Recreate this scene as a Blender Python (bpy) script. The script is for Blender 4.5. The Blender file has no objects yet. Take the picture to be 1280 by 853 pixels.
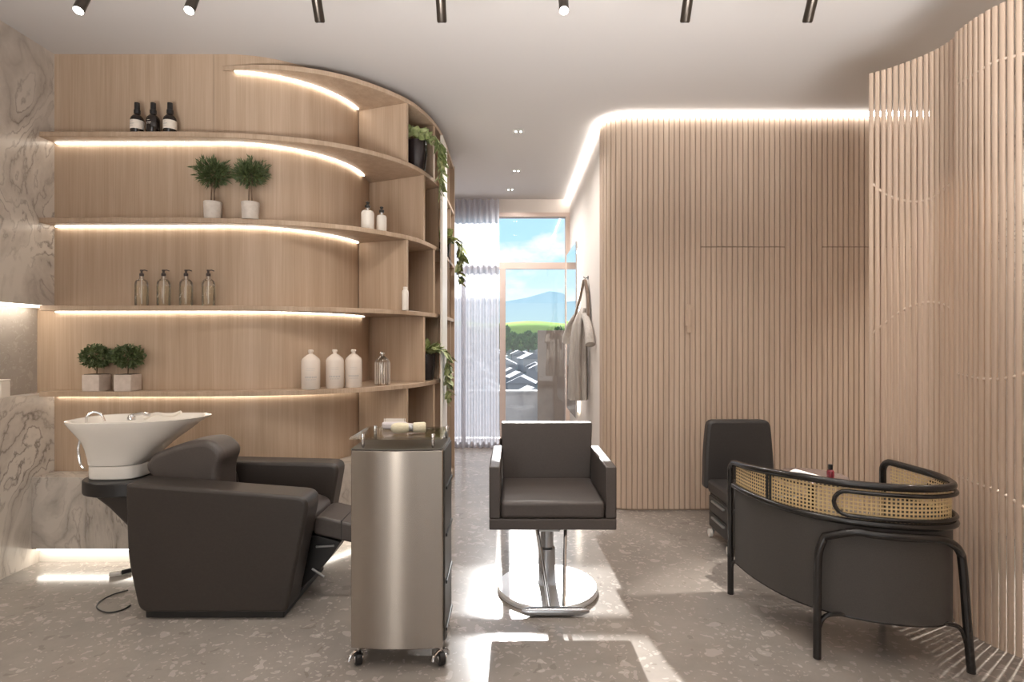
import bpy, bmesh, math, random
from mathutils import Vector, Matrix
R = random.Random(7)
PI = math.pi
C = bpy.context.scene.collection
F = 690.0; EYE = 1.3; H = 3.047          # focal length in px of the 1280 frame, eye height, ceiling height

# ------------------------------------------------------------------ materials
def new_mat(name):
    m = bpy.data.materials.new(name); m.use_nodes = True
    nt = m.node_tree; nt.nodes.clear()
    out = nt.nodes.new('ShaderNodeOutputMaterial')
    return m, nt, out
def N(nt, typ, **kw):
    n = nt.nodes.new(typ)
    for k, v in kw.items():
        if k in n.inputs: n.inputs[k].default_value = v
        else: setattr(n, k, v)
    return n
def ramp(nt, fac, stops, interp='LINEAR'):
    r = nt.nodes.new('ShaderNodeValToRGB'); r.color_ramp.interpolation = interp
    e = r.color_ramp.elements
    while len(e) < len(stops): e.new(0.5)
    for i, (p, c) in enumerate(stops):
        e[i].position = p; e[i].color = (*c, 1) if len(c) == 3 else c
    nt.links.new(fac, r.inputs[0]); return r
def principled(name, col, rough=0.5, metal=0.0, spec=0.5, **kw):
    m, nt, out = new_mat(name)
    b = N(nt, 'ShaderNodeBsdfPrincipled')
    b.inputs['Base Color'].default_value = (*col, 1)
    b.inputs['Roughness'].default_value = rough; b.inputs['Metallic'].default_value = metal
    b.inputs['Specular IOR Level'].default_value = spec
    for k, v in kw.items(): b.inputs[k.replace('_', ' ')].default_value = v
    nt.links.new(b.outputs[0], out.inputs[0])
    return m
def varied(name, c1, c2, scale, rough=0.5, stretch=(1,1,1), bump=0.0, metal=0.0, detail=4, spec=0.5):
    m, nt, out = new_mat(name)
    tc = N(nt, 'ShaderNodeTexCoord'); mp = N(nt, 'ShaderNodeMapping'); mp.inputs['Scale'].default_value = stretch
    nt.links.new(tc.outputs['Object'], mp.inputs[0])
    no = N(nt, 'ShaderNodeTexNoise', Scale=scale, Detail=detail); nt.links.new(mp.outputs[0], no.inputs['Vector'])
    r = ramp(nt, no.outputs[0], [(0.3, c1), (0.7, c2)])
    b = N(nt, 'ShaderNodeBsdfPrincipled', Roughness=rough, Metallic=metal); b.inputs['Specular IOR Level'].default_value = spec
    nt.links.new(r.outputs[0], b.inputs['Base Color'])
    if bump:
        bp = N(nt, 'ShaderNodeBump', Strength=bump, Distance=0.002); nt.links.new(no.outputs[0], bp.inputs['Height'])
        nt.links.new(bp.outputs[0], b.inputs['Normal'])
    nt.links.new(b.outputs[0], out.inputs[0]); return m
def emissive(name, col, strength):
    m, nt, out = new_mat(name)
    e = N(nt, 'ShaderNodeEmission', Strength=strength); e.inputs[0].default_value = (*col, 1)
    nt.links.new(e.outputs[0], out.inputs[0]); return m
def wood(name, dark, mid, light, rough=0.45, seed=0.0):
    m, nt, out = new_mat(name)
    tc = N(nt, 'ShaderNodeTexCoord'); mp = N(nt, 'ShaderNodeMapping')
    mp.inputs['Scale'].default_value = (14, 14, 0.45); mp.inputs['Location'].default_value = (seed, seed*2, seed)
    nt.links.new(tc.outputs['Object'], mp.inputs[0])
    a = N(nt, 'ShaderNodeTexNoise', Scale=1.0, Detail=3, Roughness=0.6, Distortion=0.4); nt.links.new(mp.outputs[0], a.inputs['Vector'])
    mp2 = N(nt, 'ShaderNodeMapping'); mp2.inputs['Scale'].default_value = (120, 120, 2.2)
    nt.links.new(tc.outputs['Object'], mp2.inputs[0])
    f = N(nt, 'ShaderNodeTexNoise', Scale=1.0, Detail=4, Roughness=0.6); nt.links.new(mp2.outputs[0], f.inputs['Vector'])
    mx = N(nt, 'ShaderNodeMath', operation='MULTIPLY_ADD'); mx.inputs[1].default_value = 0.45
    nt.links.new(f.outputs[0], mx.inputs[0])
    m2 = N(nt, 'ShaderNodeMath', operation='MULTIPLY'); m2.inputs[1].default_value = 0.55; nt.links.new(a.outputs[0], m2.inputs[0])
    nt.links.new(m2.outputs[0], mx.inputs[2])
    r = ramp(nt, mx.outputs[0], [(0.34, dark), (0.5, mid), (0.66, light)])
    b = N(nt, 'ShaderNodeBsdfPrincipled', Roughness=rough); b.inputs['Specular IOR Level'].default_value = 0.3
    nt.links.new(r.outputs[0], b.inputs['Base Color'])
    bp = N(nt, 'ShaderNodeBump', Strength=0.12, Distance=0.001); nt.links.new(f.outputs[0], bp.inputs['Height']); nt.links.new(bp.outputs[0], b.inputs['Normal'])
    nt.links.new(b.outputs[0], out.inputs[0]); return m
def marble(name, light, mid, vein, rough=0.3, scale=1.0):
    m, nt, out = new_mat(name)
    def math_(op, x, y):
        n = N(nt, 'ShaderNodeMath', operation=op)
        for i, v in enumerate((x, y)):
            if isinstance(v, (int, float)): n.inputs[i].default_value = v
            else: nt.links.new(v, n.inputs[i])
        return n.outputs[0]
    tc = N(nt, 'ShaderNodeTexCoord'); mp = N(nt, 'ShaderNodeMapping'); mp.inputs['Scale'].default_value = (scale, scale, scale*0.6)
    mp.inputs['Rotation'].default_value = (0.2, 0.25, 0.2)
    nt.links.new(tc.outputs['Object'], mp.inputs[0])
    def noise(sc, det, rg=0.55, dist=0.0):
        n = N(nt, 'ShaderNodeTexNoise', Scale=sc, Detail=det, Roughness=rg, Distortion=dist); nt.links.new(mp.outputs[0], n.inputs['Vector']); return n.outputs[0]
    n1 = noise(1.25, 7, 0.52, 0.7); n2 = noise(5.0, 8, 0.7); n3 = noise(1.3, 3); n4 = noise(2.6, 3)
    # contour lines of a warped field, broken up by larger noises, over soft bands of tone
    pp = math_('PINGPONG', math_('MULTIPLY', n1, 21.0), 0.5)
    soft = math_('PINGPONG', math_('MULTIPLY', n1, 7.0), 0.5)
    tone = math_('ADD', math_('MULTIPLY', soft, 0.9), math_('MULTIPLY', n2, 0.55))
    base = ramp(nt, tone, [(0.25, mid), (0.62, light)])
    line = ramp(nt, pp, [(0.0, (1,1,1)), (0.05, (0.6,0.6,0.6)), (0.2, (0,0,0))])
    gate = ramp(nt, n3, [(0.44, (0.06,0.06,0.06)), (0.60, (1,1,1))]); gate2 = ramp(nt, n4, [(0.36, (0.15,0.15,0.15)), (0.6, (1,1,1))])
    f = math_('MULTIPLY', math_('MULTIPLY', math_('MULTIPLY', line.outputs[0], gate.outputs[0]), gate2.outputs[0]), 0.85)
    mix = N(nt, 'ShaderNodeMix', data_type='RGBA'); nt.links.new(f, mix.inputs[0]); nt.links.new(base.outputs[0], mix.inputs[6]); mix.inputs[7].default_value = (*vein, 1)
    b = N(nt, 'ShaderNodeBsdfPrincipled', Roughness=rough); nt.links.new(mix.outputs[2], b.inputs['Base Color'])
    nt.links.new(b.outputs[0], out.inputs[0]); return m
def terrazzo(name, base1, base2, chip_l, chip_d, rough=0.2, s=9.0):
    m, nt, out = new_mat(name)
    tc = N(nt, 'ShaderNodeTexCoord')
    nz = N(nt, 'ShaderNodeTexNoise', Scale=14.0, Detail=2); nt.links.new(tc.outputs['Object'], nz.inputs['Vector'])
    add = N(nt, 'ShaderNodeVectorMath', operation='MULTIPLY_ADD'); add.inputs[1].default_value = (0.12,)*3
    nt.links.new(nz.outputs['Color'], add.inputs[0]); nt.links.new(tc.outputs['Object'], add.inputs[2])
    bn = N(nt, 'ShaderNodeTexNoise', Scale=2.2, Detail=8, Roughness=0.7); nt.links.new(tc.outputs['Object'], bn.inputs['Vector'])
    col = ramp(nt, bn.outputs[0], [(0.3, base1), (0.7, base2)]).outputs[0]
    def chips(col, scale, dist, lo, hi, c):
        v = N(nt, 'ShaderNodeTexVoronoi', Scale=scale); nt.links.new(add.outputs[0], v.inputs['Vector'])
        sp = N(nt, 'ShaderNodeSeparateColor'); nt.links.new(v.outputs['Color'], sp.inputs[0])
        g = N(nt, 'ShaderNodeMath', operation='MULTIPLY'); g.inputs[1].default_value = dist; nt.links.new(sp.outputs[1], g.inputs[0])
        lt = N(nt, 'ShaderNodeMath', operation='LESS_THAN'); nt.links.new(v.outputs['Distance'], lt.inputs[0]); nt.links.new(g.outputs[0], lt.inputs[1])
        a = N(nt, 'ShaderNodeMath', operation='GREATER_THAN'); a.inputs[1].default_value = lo; nt.links.new(sp.outputs[0], a.inputs[0])
        b2 = N(nt, 'ShaderNodeMath', operation='LESS_THAN'); b2.inputs[1].default_value = hi; nt.links.new(sp.outputs[0], b2.inputs[0])
        p = N(nt, 'ShaderNodeMath', operation='MULTIPLY'); nt.links.new(a.outputs[0], p.inputs[0]); nt.links.new(b2.outputs[0], p.inputs[1])
        q = N(nt, 'ShaderNodeMath', operation='MULTIPLY'); nt.links.new(p.outputs[0], q.inputs[0]); nt.links.new(lt.outputs[0], q.inputs[1])
        q2 = N(nt, 'ShaderNodeMath', operation='MULTIPLY'); q2.inputs[1].default_value = 0.34; nt.links.new(q.outputs[0], q2.inputs[0])
        mx = N(nt, 'ShaderNodeMix', data_type='RGBA'); nt.links.new(q2.outputs[0], mx.inputs[0]); nt.links.new(col, mx.inputs[6]); mx.inputs[7].default_value = (*c, 1)
        return mx.outputs[2]
    col = chips(col, s*3.4, 0.55, 0.0, 0.35, chip_l)
    col = chips(col, s*2.6, 0.5, 0.55, 0.66, chip_d)
    col = chips(col, s*1.5, 0.45, 0.0, 0.34, chip_l)
    col = chips(col, s, 0.36, 0.62, 0.7, chip_d)
    col = chips(col, s*6.5, 0.6, 0.0, 0.25, chip_l)
    b = N(nt, 'ShaderNodeBsdfPrincipled', Roughness=rough); nt.links.new(col, b.inputs['Base Color'])
    nt.links.new(b.outputs[0], out.inputs[0]); return m
def clear(name, tint=(1,1,1), refl=1.0, base=0.06):
    m, nt, out = new_mat(name)
    t = N(nt, 'ShaderNodeBsdfTransparent'); t.inputs[0].default_value = (*tint, 1)
    g = N(nt, 'ShaderNodeBsdfGlossy', Roughness=0.03); g.inputs[0].default_value = (1,1,1,1)
    lw = N(nt, 'ShaderNodeLayerWeight', Blend=0.3)
    ma = N(nt, 'ShaderNodeMath', operation='MULTIPLY_ADD', use_clamp=True); ma.inputs[1].default_value = refl; ma.inputs[2].default_value = base
    nt.links.new(lw.outputs['Fresnel'], ma.inputs[0])
    mx = N(nt, 'ShaderNodeMixShader'); nt.links.new(ma.outputs[0], mx.inputs[0]); nt.links.new(t.outputs[0], mx.inputs[1]); nt.links.new(g.outputs[0], mx.inputs[2])
    nt.links.new(mx.outputs[0], out.inputs[0]); return m

M = {}
M['wood'] = wood('pale_oak', (0.36,0.26,0.18), (0.425,0.315,0.225), (0.49,0.37,0.275))
M['slat'] = wood('slat_oak', (0.465,0.355,0.275), (0.53,0.41,0.32), (0.59,0.47,0.37), seed=3.0)
M['screen'] = wood('screen_oak', (0.44,0.33,0.255), (0.51,0.39,0.30), (0.57,0.445,0.35), rough=0.35, seed=5.0)
M['groove'] = principled('groove_brown', (0.30,0.225,0.17), 0.7)
M['paint'] = principled('ceiling_paint', (0.555,0.53,0.515), 0.9, spec=0.1)
M['plaster'] = principled('wall_plaster', (0.72,0.66,0.61), 0.8, spec=0.2)
M['marble'] = marble('veined_marble', (0.64,0.595,0.54), (0.47,0.425,0.38), (0.15,0.12,0.10), scale=1.25)
M['marble_dark'] = marble('veined_marble_low', (0.55,0.50,0.445), (0.38,0.34,0.30), (0.15,0.12,0.10), scale=1.6)
M['niche'] = terrazzo('grey_terrazzo_panel', (0.30,0.27,0.24), (0.40,0.36,0.32), (0.5,0.46,0.42), (0.22,0.19,0.17), 0.4, 14)
M['floor'] = terrazzo('terrazzo_floor', (0.225,0.20,0.18), (0.31,0.278,0.25), (0.56,0.50,0.45), (0.13,0.10,0.085), 0.16, 9)
M['led'] = emissive('warm_led', (1.0,0.90,0.77), 13.5)
M['led_cove'] = emissive('cove_led', (1.0,0.94,0.87), 14.0)
M['led_low'] = emissive('plinth_led', (1.0,0.92,0.8), 12.0)
M['lamp'] = emissive('lamp_lens', (1.0,0.96,0.9), 30.0)
M['leather'] = varied('brown_leather', (0.026,0.020,0.017), (0.032,0.025,0.021), 120, 0.42, bump=0.08)
M['leather2'] = varied('grey_brown_leather', (0.058,0.047,0.042), (0.068,0.056,0.05), 120, 0.42, bump=0.06)
M['black'] = principled('black_plastic', (0.012,0.011,0.011), 0.4)
M['ceramic'] = principled('white_ceramic', (0.80,0.77,0.72), 0.12)
M['chrome'] = principled('chrome', (0.75,0.75,0.76), 0.1, 1.0)
M['satin'] = principled('satin_steel', (0.78,0.78,0.79), 0.4, 0.55)
M['bronze_dark'] = principled('bronze_metal_side', (0.10,0.09,0.08), 0.4, 0.6)
M['grey_steel'] = principled('dark_steel', (0.42,0.43,0.45), 0.25, 0.9)
M['paving'] = principled('bounce_paving', (0.74,0.73,0.72), 0.8)  # unseen terrace floor, made pale to bounce sun onto the corridor ceiling
M['spot'] = principled('dark_anodised', (0.05,0.04,0.032), 0.28, 0.7)
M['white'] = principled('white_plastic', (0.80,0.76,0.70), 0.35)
M['cream'] = varied('cream_bristle', (0.62,0.55,0.38), (0.78,0.72,0.54), 60, 0.6, stretch=(1,6,6))
M['lilac'] = principled('lilac_grey_plastic', (0.62,0.57,0.58), 0.35)
M['grey'] = principled('grey_metal', (0.4,0.4,0.4), 0.3, 0.8)
M['pot_white'] = varied('white_stone_pot', (0.58,0.52,0.46), (0.66,0.60,0.54), 50, 0.7)
M['pot_concrete'] = varied('concrete_pot', (0.50,0.42,0.36), (0.60,0.52,0.46), 30, 0.8, bump=0.2)
M['pot_black'] = principled('glazed_black_pot', (0.025,0.018,0.018), 0.15)
M['soil'] = varied('soil', (0.04,0.03,0.02), (0.10,0.08,0.05), 90, 0.9)
M['stem'] = varied('bark', (0.10,0.06,0.035), (0.17,0.11,0.07), 60, 0.8)
M['leaf_dark'] = varied('olive_leaf', (0.035,0.06,0.016), (0.12,0.155,0.06), 40, 0.5)
M['leaf_ivy'] = varied('pothos_leaf', (0.14,0.20,0.045), (0.50,0.53,0.29), 26, 0.45)
M['amber'] = principled('dark_amber_glass', (0.014,0.009,0.007), 0.12)
M['label'] = principled('paper_label', (0.75,0.68,0.60), 0.7)
M['ink'] = principled('label_ink', (0.10,0.09,0.08), 0.7)
M['ink_pale'] = principled('label_ink_pale', (0.45,0.42,0.40), 0.7)
M['pump'] = principled('brown_black_pump', (0.03,0.016,0.012), 0.35)
M['clear'] = clear('clear_bottle', (0.99,0.985,0.97), 0.9, 0.03)
M['milky'] = principled('frosted_bottle', (0.70,0.62,0.55), 0.25)
M['milky_clear'] = clear('ribbed_clear_bottle', (0.88,0.85,0.8), 1.2, 0.12)
M['glass'] = clear('window_glass', (0.97,0.985,0.99), 0.45, 0.03)
M['tray'] = clear('tray_glass', (0.86,0.84,0.78), 0.55, 0.04)
M['mirror'] = principled('mirror', (0.85,0.87,0.88), 0.02, 1.0)
M['frame'] = principled('rose_beige_frame', (0.55,0.43,0.37), 0.45)
M['robe'] = varied('robe_linen', (0.36,0.32,0.285), (0.46,0.42,0.38), 12, 0.9, stretch=(6,6,0.6))
M['sash'] = varied('robe_sash', (0.14,0.10,0.075), (0.20,0.145,0.11), 30, 0.9)
M['blackwood'] = principled('black_lacquer', (0.014,0.012,0.011), 0.22)
M['shell'] = varied('charcoal_fabric', (0.048,0.042,0.038), (0.064,0.056,0.05), 300, 0.6, bump=0.1)
M['stool'] = varied('dark_grey_vinyl', (0.030,0.027,0.026), (0.038,0.034,0.033), 100, 0.45)
M['drawer'] = principled('charcoal_drawer', (0.035,0.032,0.031), 0.4)
M['red'] = principled('dark_red_lacquer', (0.16,0.02,0.03), 0.15)
M['table'] = principled('dark_bronze_top', (0.16,0.12,0.11), 0.2, 0.4)
M['paper'] = varied('printed_page', (0.50,0.48,0.47), (0.74,0.72,0.70), 14, 0.6)
M['brass'] = principled('brass', (0.65,0.48,0.22), 0.25, 1.0)
M['concrete'] = varied('grey_concrete', (0.36,0.36,0.38), (0.46,0.46,0.48), 5, 0.85)
M['brown_panel'] = varied('reflection_brown', (0.155,0.115,0.09), (0.20,0.15,0.12), 6, 0.6)
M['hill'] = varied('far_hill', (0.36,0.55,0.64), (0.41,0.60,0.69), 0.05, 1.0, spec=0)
M['haze'] = principled('hazy_ridge', (0.46,0.64,0.72), 1.0, spec=0)  # haze of distance painted into the ridge colour
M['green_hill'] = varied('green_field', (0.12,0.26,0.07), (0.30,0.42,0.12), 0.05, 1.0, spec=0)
M['tree'] = varied('tree_leaves', (0.05,0.13,0.06), (0.10,0.22,0.10), 0.8, 0.9, spec=0)
M['roof_a'] = principled('house_white', (0.27,0.29,0.33), 0.8)
M['roof_b'] = principled('house_grey', (0.22,0.24,0.28), 0.8)
M['roof_c'] = principled('house_slate', (0.12,0.14,0.18), 0.8)
M['ground'] = varied('town_ground', (0.16,0.18,0.19), (0.24,0.27,0.26), 0.1, 1.0)
def brushed(name, col, rough):
    m, nt, out = new_mat(name)
    b = N(nt, 'ShaderNodeBsdfPrincipled', Roughness=rough, Metallic=0.9); b.inputs['Base Color'].default_value = (*col, 1)
    b.inputs['Anisotropic'].default_value = 0.9; b.inputs['Anisotropic Rotation'].default_value = 0.25
    t = N(nt, 'ShaderNodeTangent'); t.direction_type = 'RADIAL'; t.axis = 'Z'
    nt.links.new(t.outputs[0], b.inputs['Tangent']); nt.links.new(b.outputs[0], out.inputs[0]); return m
M['bronze'] = brushed('bronze_metal', (0.35,0.31,0.27), 0.25)
def curtain_mat():
    m, nt, out = new_mat('sheer_white')
    d = N(nt, 'ShaderNodeBsdfDiffuse'); d.inputs[0].default_value = (0.88,0.87,0.90,1)
    t = N(nt, 'ShaderNodeBsdfTranslucent'); t.inputs[0].default_value = (0.66,0.67,0.73,1)
    p = N(nt, 'ShaderNodeBsdfTransparent'); p.inputs[0].default_value = (0.97,0.97,0.98,1)
    a = N(nt, 'ShaderNodeMixShader'); a.inputs[0].default_value = 0.7; nt.links.new(d.outputs[0], a.inputs[1]); nt.links.new(t.outputs[0], a.inputs[2])
    b = N(nt, 'ShaderNodeMixShader'); b.inputs[0].default_value = 0.09; nt.links.new(a.outputs[0], b.inputs[1]); nt.links.new(p.outputs[0], b.inputs[2])
    nt.links.new(b.outputs[0], out.inputs[0]); return m
M['curtain'] = curtain_mat()
def shade_mat():
    m, nt, out = new_mat('sun_filter')  # half-clear material of the added sheet that filters the sun
    d = N(nt, 'ShaderNodeBsdfDiffuse'); d.inputs[0].default_value = (0.8,0.8,0.8,1)
    p = N(nt, 'ShaderNodeBsdfTransparent')
    b = N(nt, 'ShaderNodeMixShader'); b.inputs[0].default_value = 0.5; nt.links.new(d.outputs[0], b.inputs[1]); nt.links.new(p.outputs[0], b.inputs[2])
    nt.links.new(b.outputs[0], out.inputs[0]); return m
M['shade'] = shade_mat()
def cane_mat():
    m, nt, out = new_mat('woven_cane')
    uv = N(nt, 'ShaderNodeUVMap'); sp = N(nt, 'ShaderNodeSeparateXYZ'); nt.links.new(uv.outputs[0], sp.inputs[0])
    def hole(o):
        mu = N(nt, 'ShaderNodeMath', operation='MULTIPLY'); mu.inputs[1].default_value = 1/0.0155; nt.links.new(o, mu.inputs[0])
        fr = N(nt, 'ShaderNodeMath', operation='FRACT'); nt.links.new(mu.outputs[0], fr.inputs[0])
        su = N(nt, 'ShaderNodeMath', operation='SUBTRACT'); su.inputs[1].default_value = 0.5; nt.links.new(fr.outputs[0], su.inputs[0])
        ab = N(nt, 'ShaderNodeMath', operation='ABSOLUTE'); nt.links.new(su.outputs[0], ab.inputs[0])
        return ab.outputs[0]
    mx = N(nt, 'ShaderNodeMath', operation='MAXIMUM'); nt.links.new(hole(sp.outputs[0]), mx.inputs[0]); nt.links.new(hole(sp.outputs[1]), mx.inputs[1])
    lt = N(nt, 'ShaderNodeMath', operation='LESS_THAN'); lt.inputs[1].default_value = 0.26; nt.links.new(mx.outputs[0], lt.inputs[0])
    c = ramp(nt, mx.outputs[0], [(0.2, (0.42,0.29,0.13)), (0.5, (0.66,0.50,0.27))])
    b = N(nt, 'ShaderNodeBsdfPrincipled', Roughness=0.55); nt.links.new(c.outputs[0], b.inputs['Base Color'])
    tr = N(nt, 'ShaderNodeBsdfTransparent')
    ms = N(nt, 'ShaderNodeMixShader'); nt.links.new(lt.outputs[0], ms.inputs[0]); nt.links.new(b.outputs[0], ms.inputs[1]); nt.links.new(tr.outputs[0], ms.inputs[2])
    nt.links.new(ms.outputs[0], out.inputs[0]); return m
M['cane'] = cane_mat()

# ------------------------------------------------------------------ object helpers
ORG = {}
def tag(o, label, cat, group=None, kind=None):
    o['label'] = label; o['category'] = cat
    if group: o['group'] = group
    if kind: o['kind'] = kind
    return o
def thing(name, label, cat, loc=(0,0,0), group=None):
    o = bpy.data.objects.new(name, None); C.objects.link(o); o.empty_display_size = 0.05
    o.location = loc; ORG[o.name] = Vector(loc)
    return tag(o, label, cat, group)
def obj(name, bm, mat, parent=None, smooth=35, bevel=0.0, seg=2, org=None, label=None, subsurf=0):
    """links one mesh object; vertices come in world space (or in the thing's own space for a prototype at the origin)"""
    me = bpy.data.meshes.new(name)
    o = bpy.data.objects.new(name, me); C.objects.link(o)
    if parent is not None:
        o.parent = parent; off = ORG[parent.name]; ORG[o.name] = off
        bmesh.ops.translate(bm, verts=bm.verts, vec=-off)
    elif org is not None:
        ORG[o.name] = Vector(org); bmesh.ops.translate(bm, verts=bm.verts, vec=-Vector(org)); o.location = org
    else: ORG[o.name] = Vector((0,0,0))
    bm.normal_update()
    bm.to_mesh(me); bm.free()
    for mm in (mat if isinstance(mat, (list, tuple)) else [mat]): me.materials.append(M[mm] if isinstance(mm, str) else mm)
    if smooth:
        me.polygons.foreach_set('use_smooth', [True]*len(me.polygons))
        me.set_sharp_from_angle(angle=math.radians(smooth))
    if bevel:
        b = o.modifiers.new('Bevel', 'BEVEL'); b.width = bevel; b.segments = seg; b.limit_method = 'ANGLE'; b.angle_limit = math.radians(40)
    if subsurf:
        s = o.modifiers.new('Sub', 'SUBSURF'); s.levels = subsurf; s.render_levels = subsurf
    if label: o['label'] = label
    return o
def struct(name, bm, mat, label=None, **kw):
    o = obj(name, bm, mat, **kw); o['kind'] = 'structure'
    if label: o['label'] = label
    return o
def BM(): return bmesh.new()
def box(bm, x0, x1, y0, y1, z0, z1):
    v = [bm.verts.new(p) for p in ((x0,y0,z0),(x1,y0,z0),(x1,y1,z0),(x0,y1,z0),(x0,y0,z1),(x1,y0,z1),(x1,y1,z1),(x0,y1,z1))]
    for f in ((3,2,1,0),(4,5,6,7),(0,1,5,4),(1,2,6,5),(2,3,7,6),(3,0,4,7)): bm.faces.new([v[i] for i in f])
    return bm
def prism(bm, poly, z0, z1):
    """poly in XY, extruded along z"""
    a = sum(poly[i][0]*poly[(i+1)%len(poly)][1]-poly[(i+1)%len(poly)][0]*poly[i][1] for i in range(len(poly)))
    if a < 0: poly = poly[::-1]
    lo = [bm.verts.new((x,y,z0)) for x,y in poly]; hi = [bm.verts.new((x,y,z1)) for x,y in poly]
    n = len(poly)
    for i in range(n): bm.faces.new((lo[i], lo[(i+1)%n], hi[(i+1)%n], hi[i]))
    bm.faces.new(lo[::-1]); bm.faces.new(hi); return bm
def prism_y(bm, poly, y0, y1):
    """poly in XZ, extruded along y"""
    a = sum(poly[i][0]*poly[(i+1)%len(poly)][1]-poly[(i+1)%len(poly)][0]*poly[i][1] for i in range(len(poly)))
    if a < 0: poly = poly[::-1]
    lo = [bm.verts.new((x,y0,z)) for x,z in poly]; hi = [bm.verts.new((x,y1,z)) for x,z in poly]
    n = len(poly)
    for i in range(n): bm.faces.new((lo[i], lo[(i+1)%n], hi[(i+1)%n], hi[i]))
    bm.faces.new(lo[::-1]); bm.faces.new(hi)
    bmesh.ops.recalc_face_normals(bm, faces=bm.faces); return bm
def lathe(bm, prof, cx=0, cy=0, z=0, n=24, sx=1, sy=1):
    rings = []
    for r, h in prof:
        if r < 1e-6: rings.append([bm.verts.new((cx,cy,z+h))])
        else: rings.append([bm.verts.new((cx+sx*r*math.cos(2*PI*i/n), cy+sy*r*math.sin(2*PI*i/n), z+h)) for i in range(n)])
    for a, b in zip(rings, rings[1:]):
        for i in range(n):
            j = (i+1) % n
            if len(a) == 1 and len(b) > 1: bm.faces.new((a[0], b[j], b[i]))
            elif len(b) == 1 and len(a) > 1: bm.faces.new((a[i], a[j], b[0]))
            elif len(a) > 1: bm.faces.new((a[i], a[j], b[j], b[i]))
    if len(rings[0]) > 1: bm.faces.new(rings[0][::-1])
    if len(rings[-1]) > 1: bm.faces.new(rings[-1])
    bmesh.ops.recalc_face_normals(bm, faces=bm.faces)
    return bm
def tube(bm, pts, r, n=10, closed=False, radii=None):
    P = [Vector(p) for p in pts]; m = len(P); rings = []; up = None
    for i in range(m):
        if closed: t = P[(i+1)%m]-P[i-1]
        else: t = P[min(i+1,m-1)]-P[max(i-1,0)]
        t.normalize()
        if up is None:
            up = Vector((0,0,1)) if abs(t.z) < 0.9 else Vector((0,1,0))
        u = (up - t*up.dot(t))
        if u.length < 1e-5: u = t.orthogonal()
        u.normalize(); w = t.cross(u); up = u
        rr = radii[i] if radii else r
        rings.append([bm.verts.new(P[i]+u*rr*math.cos(2*PI*k/n)+w*rr*math.sin(2*PI*k/n)) for k in range(n)])
    for i in range(m if closed else m-1):
        a, b = rings[i], rings[(i+1)%m]
        for k in range(n): bm.faces.new((a[k], a[(k+1)%n], b[(k+1)%n], b[k]))
    if not closed: bm.faces.new(rings[0][::-1]); bm.faces.new(rings[-1])
    bmesh.ops.recalc_face_normals(bm, faces=bm.faces)
    return bm
def catmull(pts, per=8):
    P = [Vector(p) for p in pts]; out = []
    P = [2*P[0]-P[1]] + P + [2*P[-1]-P[-2]]
    for i in range(1, len(P)-2):
        a, b, c, d = P[i-1], P[i], P[i+1], P[i+2]
        for k in range(per):
            t = k/per
            out.append(0.5*((2*b)+(c-a)*t+(2*a-5*b+4*c-d)*t*t+(3*b-a-3*c+d)*t**3))
    out.append(P[-2]); return out
def resample(pts, step):
    P = [Vector(p) for p in pts]; out = [P[0].copy()]; acc = 0.0
    for a, b in zip(P, P[1:]):
        L = (b-a).length
        if L < 1e-9: continue
        d = step-acc
        while d <= L: out.append(a+(b-a)*(d/L)); d += step
        acc = L-(d-step)
    return out
def offset2(pts, d):
    out = []
    for i in range(len(pts)):
        a = Vector(pts[max(i-1,0)][:2]); b = Vector(pts[min(i+1,len(pts)-1)][:2]); t = (b-a).normalized()
        out.append((pts[i][0]+t.y*d, pts[i][1]-t.x*d))
    return out
def copy_tree(o, parent=None, off=None):
    c = o.copy(); C.objects.link(c); c.parent = parent
    for ch in list(o.children): copy_tree(ch, c)
    return c
def at(px, py, d): return Vector(((px-640)*d/F, d, EYE-(py-426.5)*d/F))

# ------------------------------------------------------------------ camera
cam = bpy.data.cameras.new('camera'); cam.sensor_width = 36; cam.lens = F/1280*36; cam.clip_start = 0.05; cam.clip_end = 2000
co = bpy.data.objects.new('camera', cam); C.objects.link(co); co.location = (0,0,EYE); co.rotation_euler = (PI/2,0,0)
bpy.context.scene.camera = co

# ------------------------------------------------------------------ the room
XL, XR, YF, YW = -2.785, 3.3, -2.6, 6.8      # left wall, right wall, shop front behind the viewer, window wall
XC, XCL = 0.71, -1.09                        # corridor walls
struct('floor', box(BM(), XL-0.3, XR+0.1, YF, YW+0.1, -0.12, 0), 'floor')
struct('ceiling', box(BM(), XL-0.3, XR+0.1, YF, YW+0.1, H, H+0.15), 'paint')
# left wall: marble with a recessed niche running along it
struct('wall_left', box(BM(), XL-0.25, XL, YF, 3.36, 1.512, H), 'marble')
struct('wall_left_lower', box(BM(), XL-0.25, XL, YF, 3.36, 0, 0.985), 'marble')
struct('wall_left_niche', box(BM(), XL-0.25, XL-0.105, YF, 3.365, 0.985, 1.512), 'niche')
bm = BM(); box(bm, XL-0.075, XL-0.02, YF+0.2, 3.30, 1.500, 1.5115); struct('trim_1', bm, 'led', label='light strip along the top of the wall niche')
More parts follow.
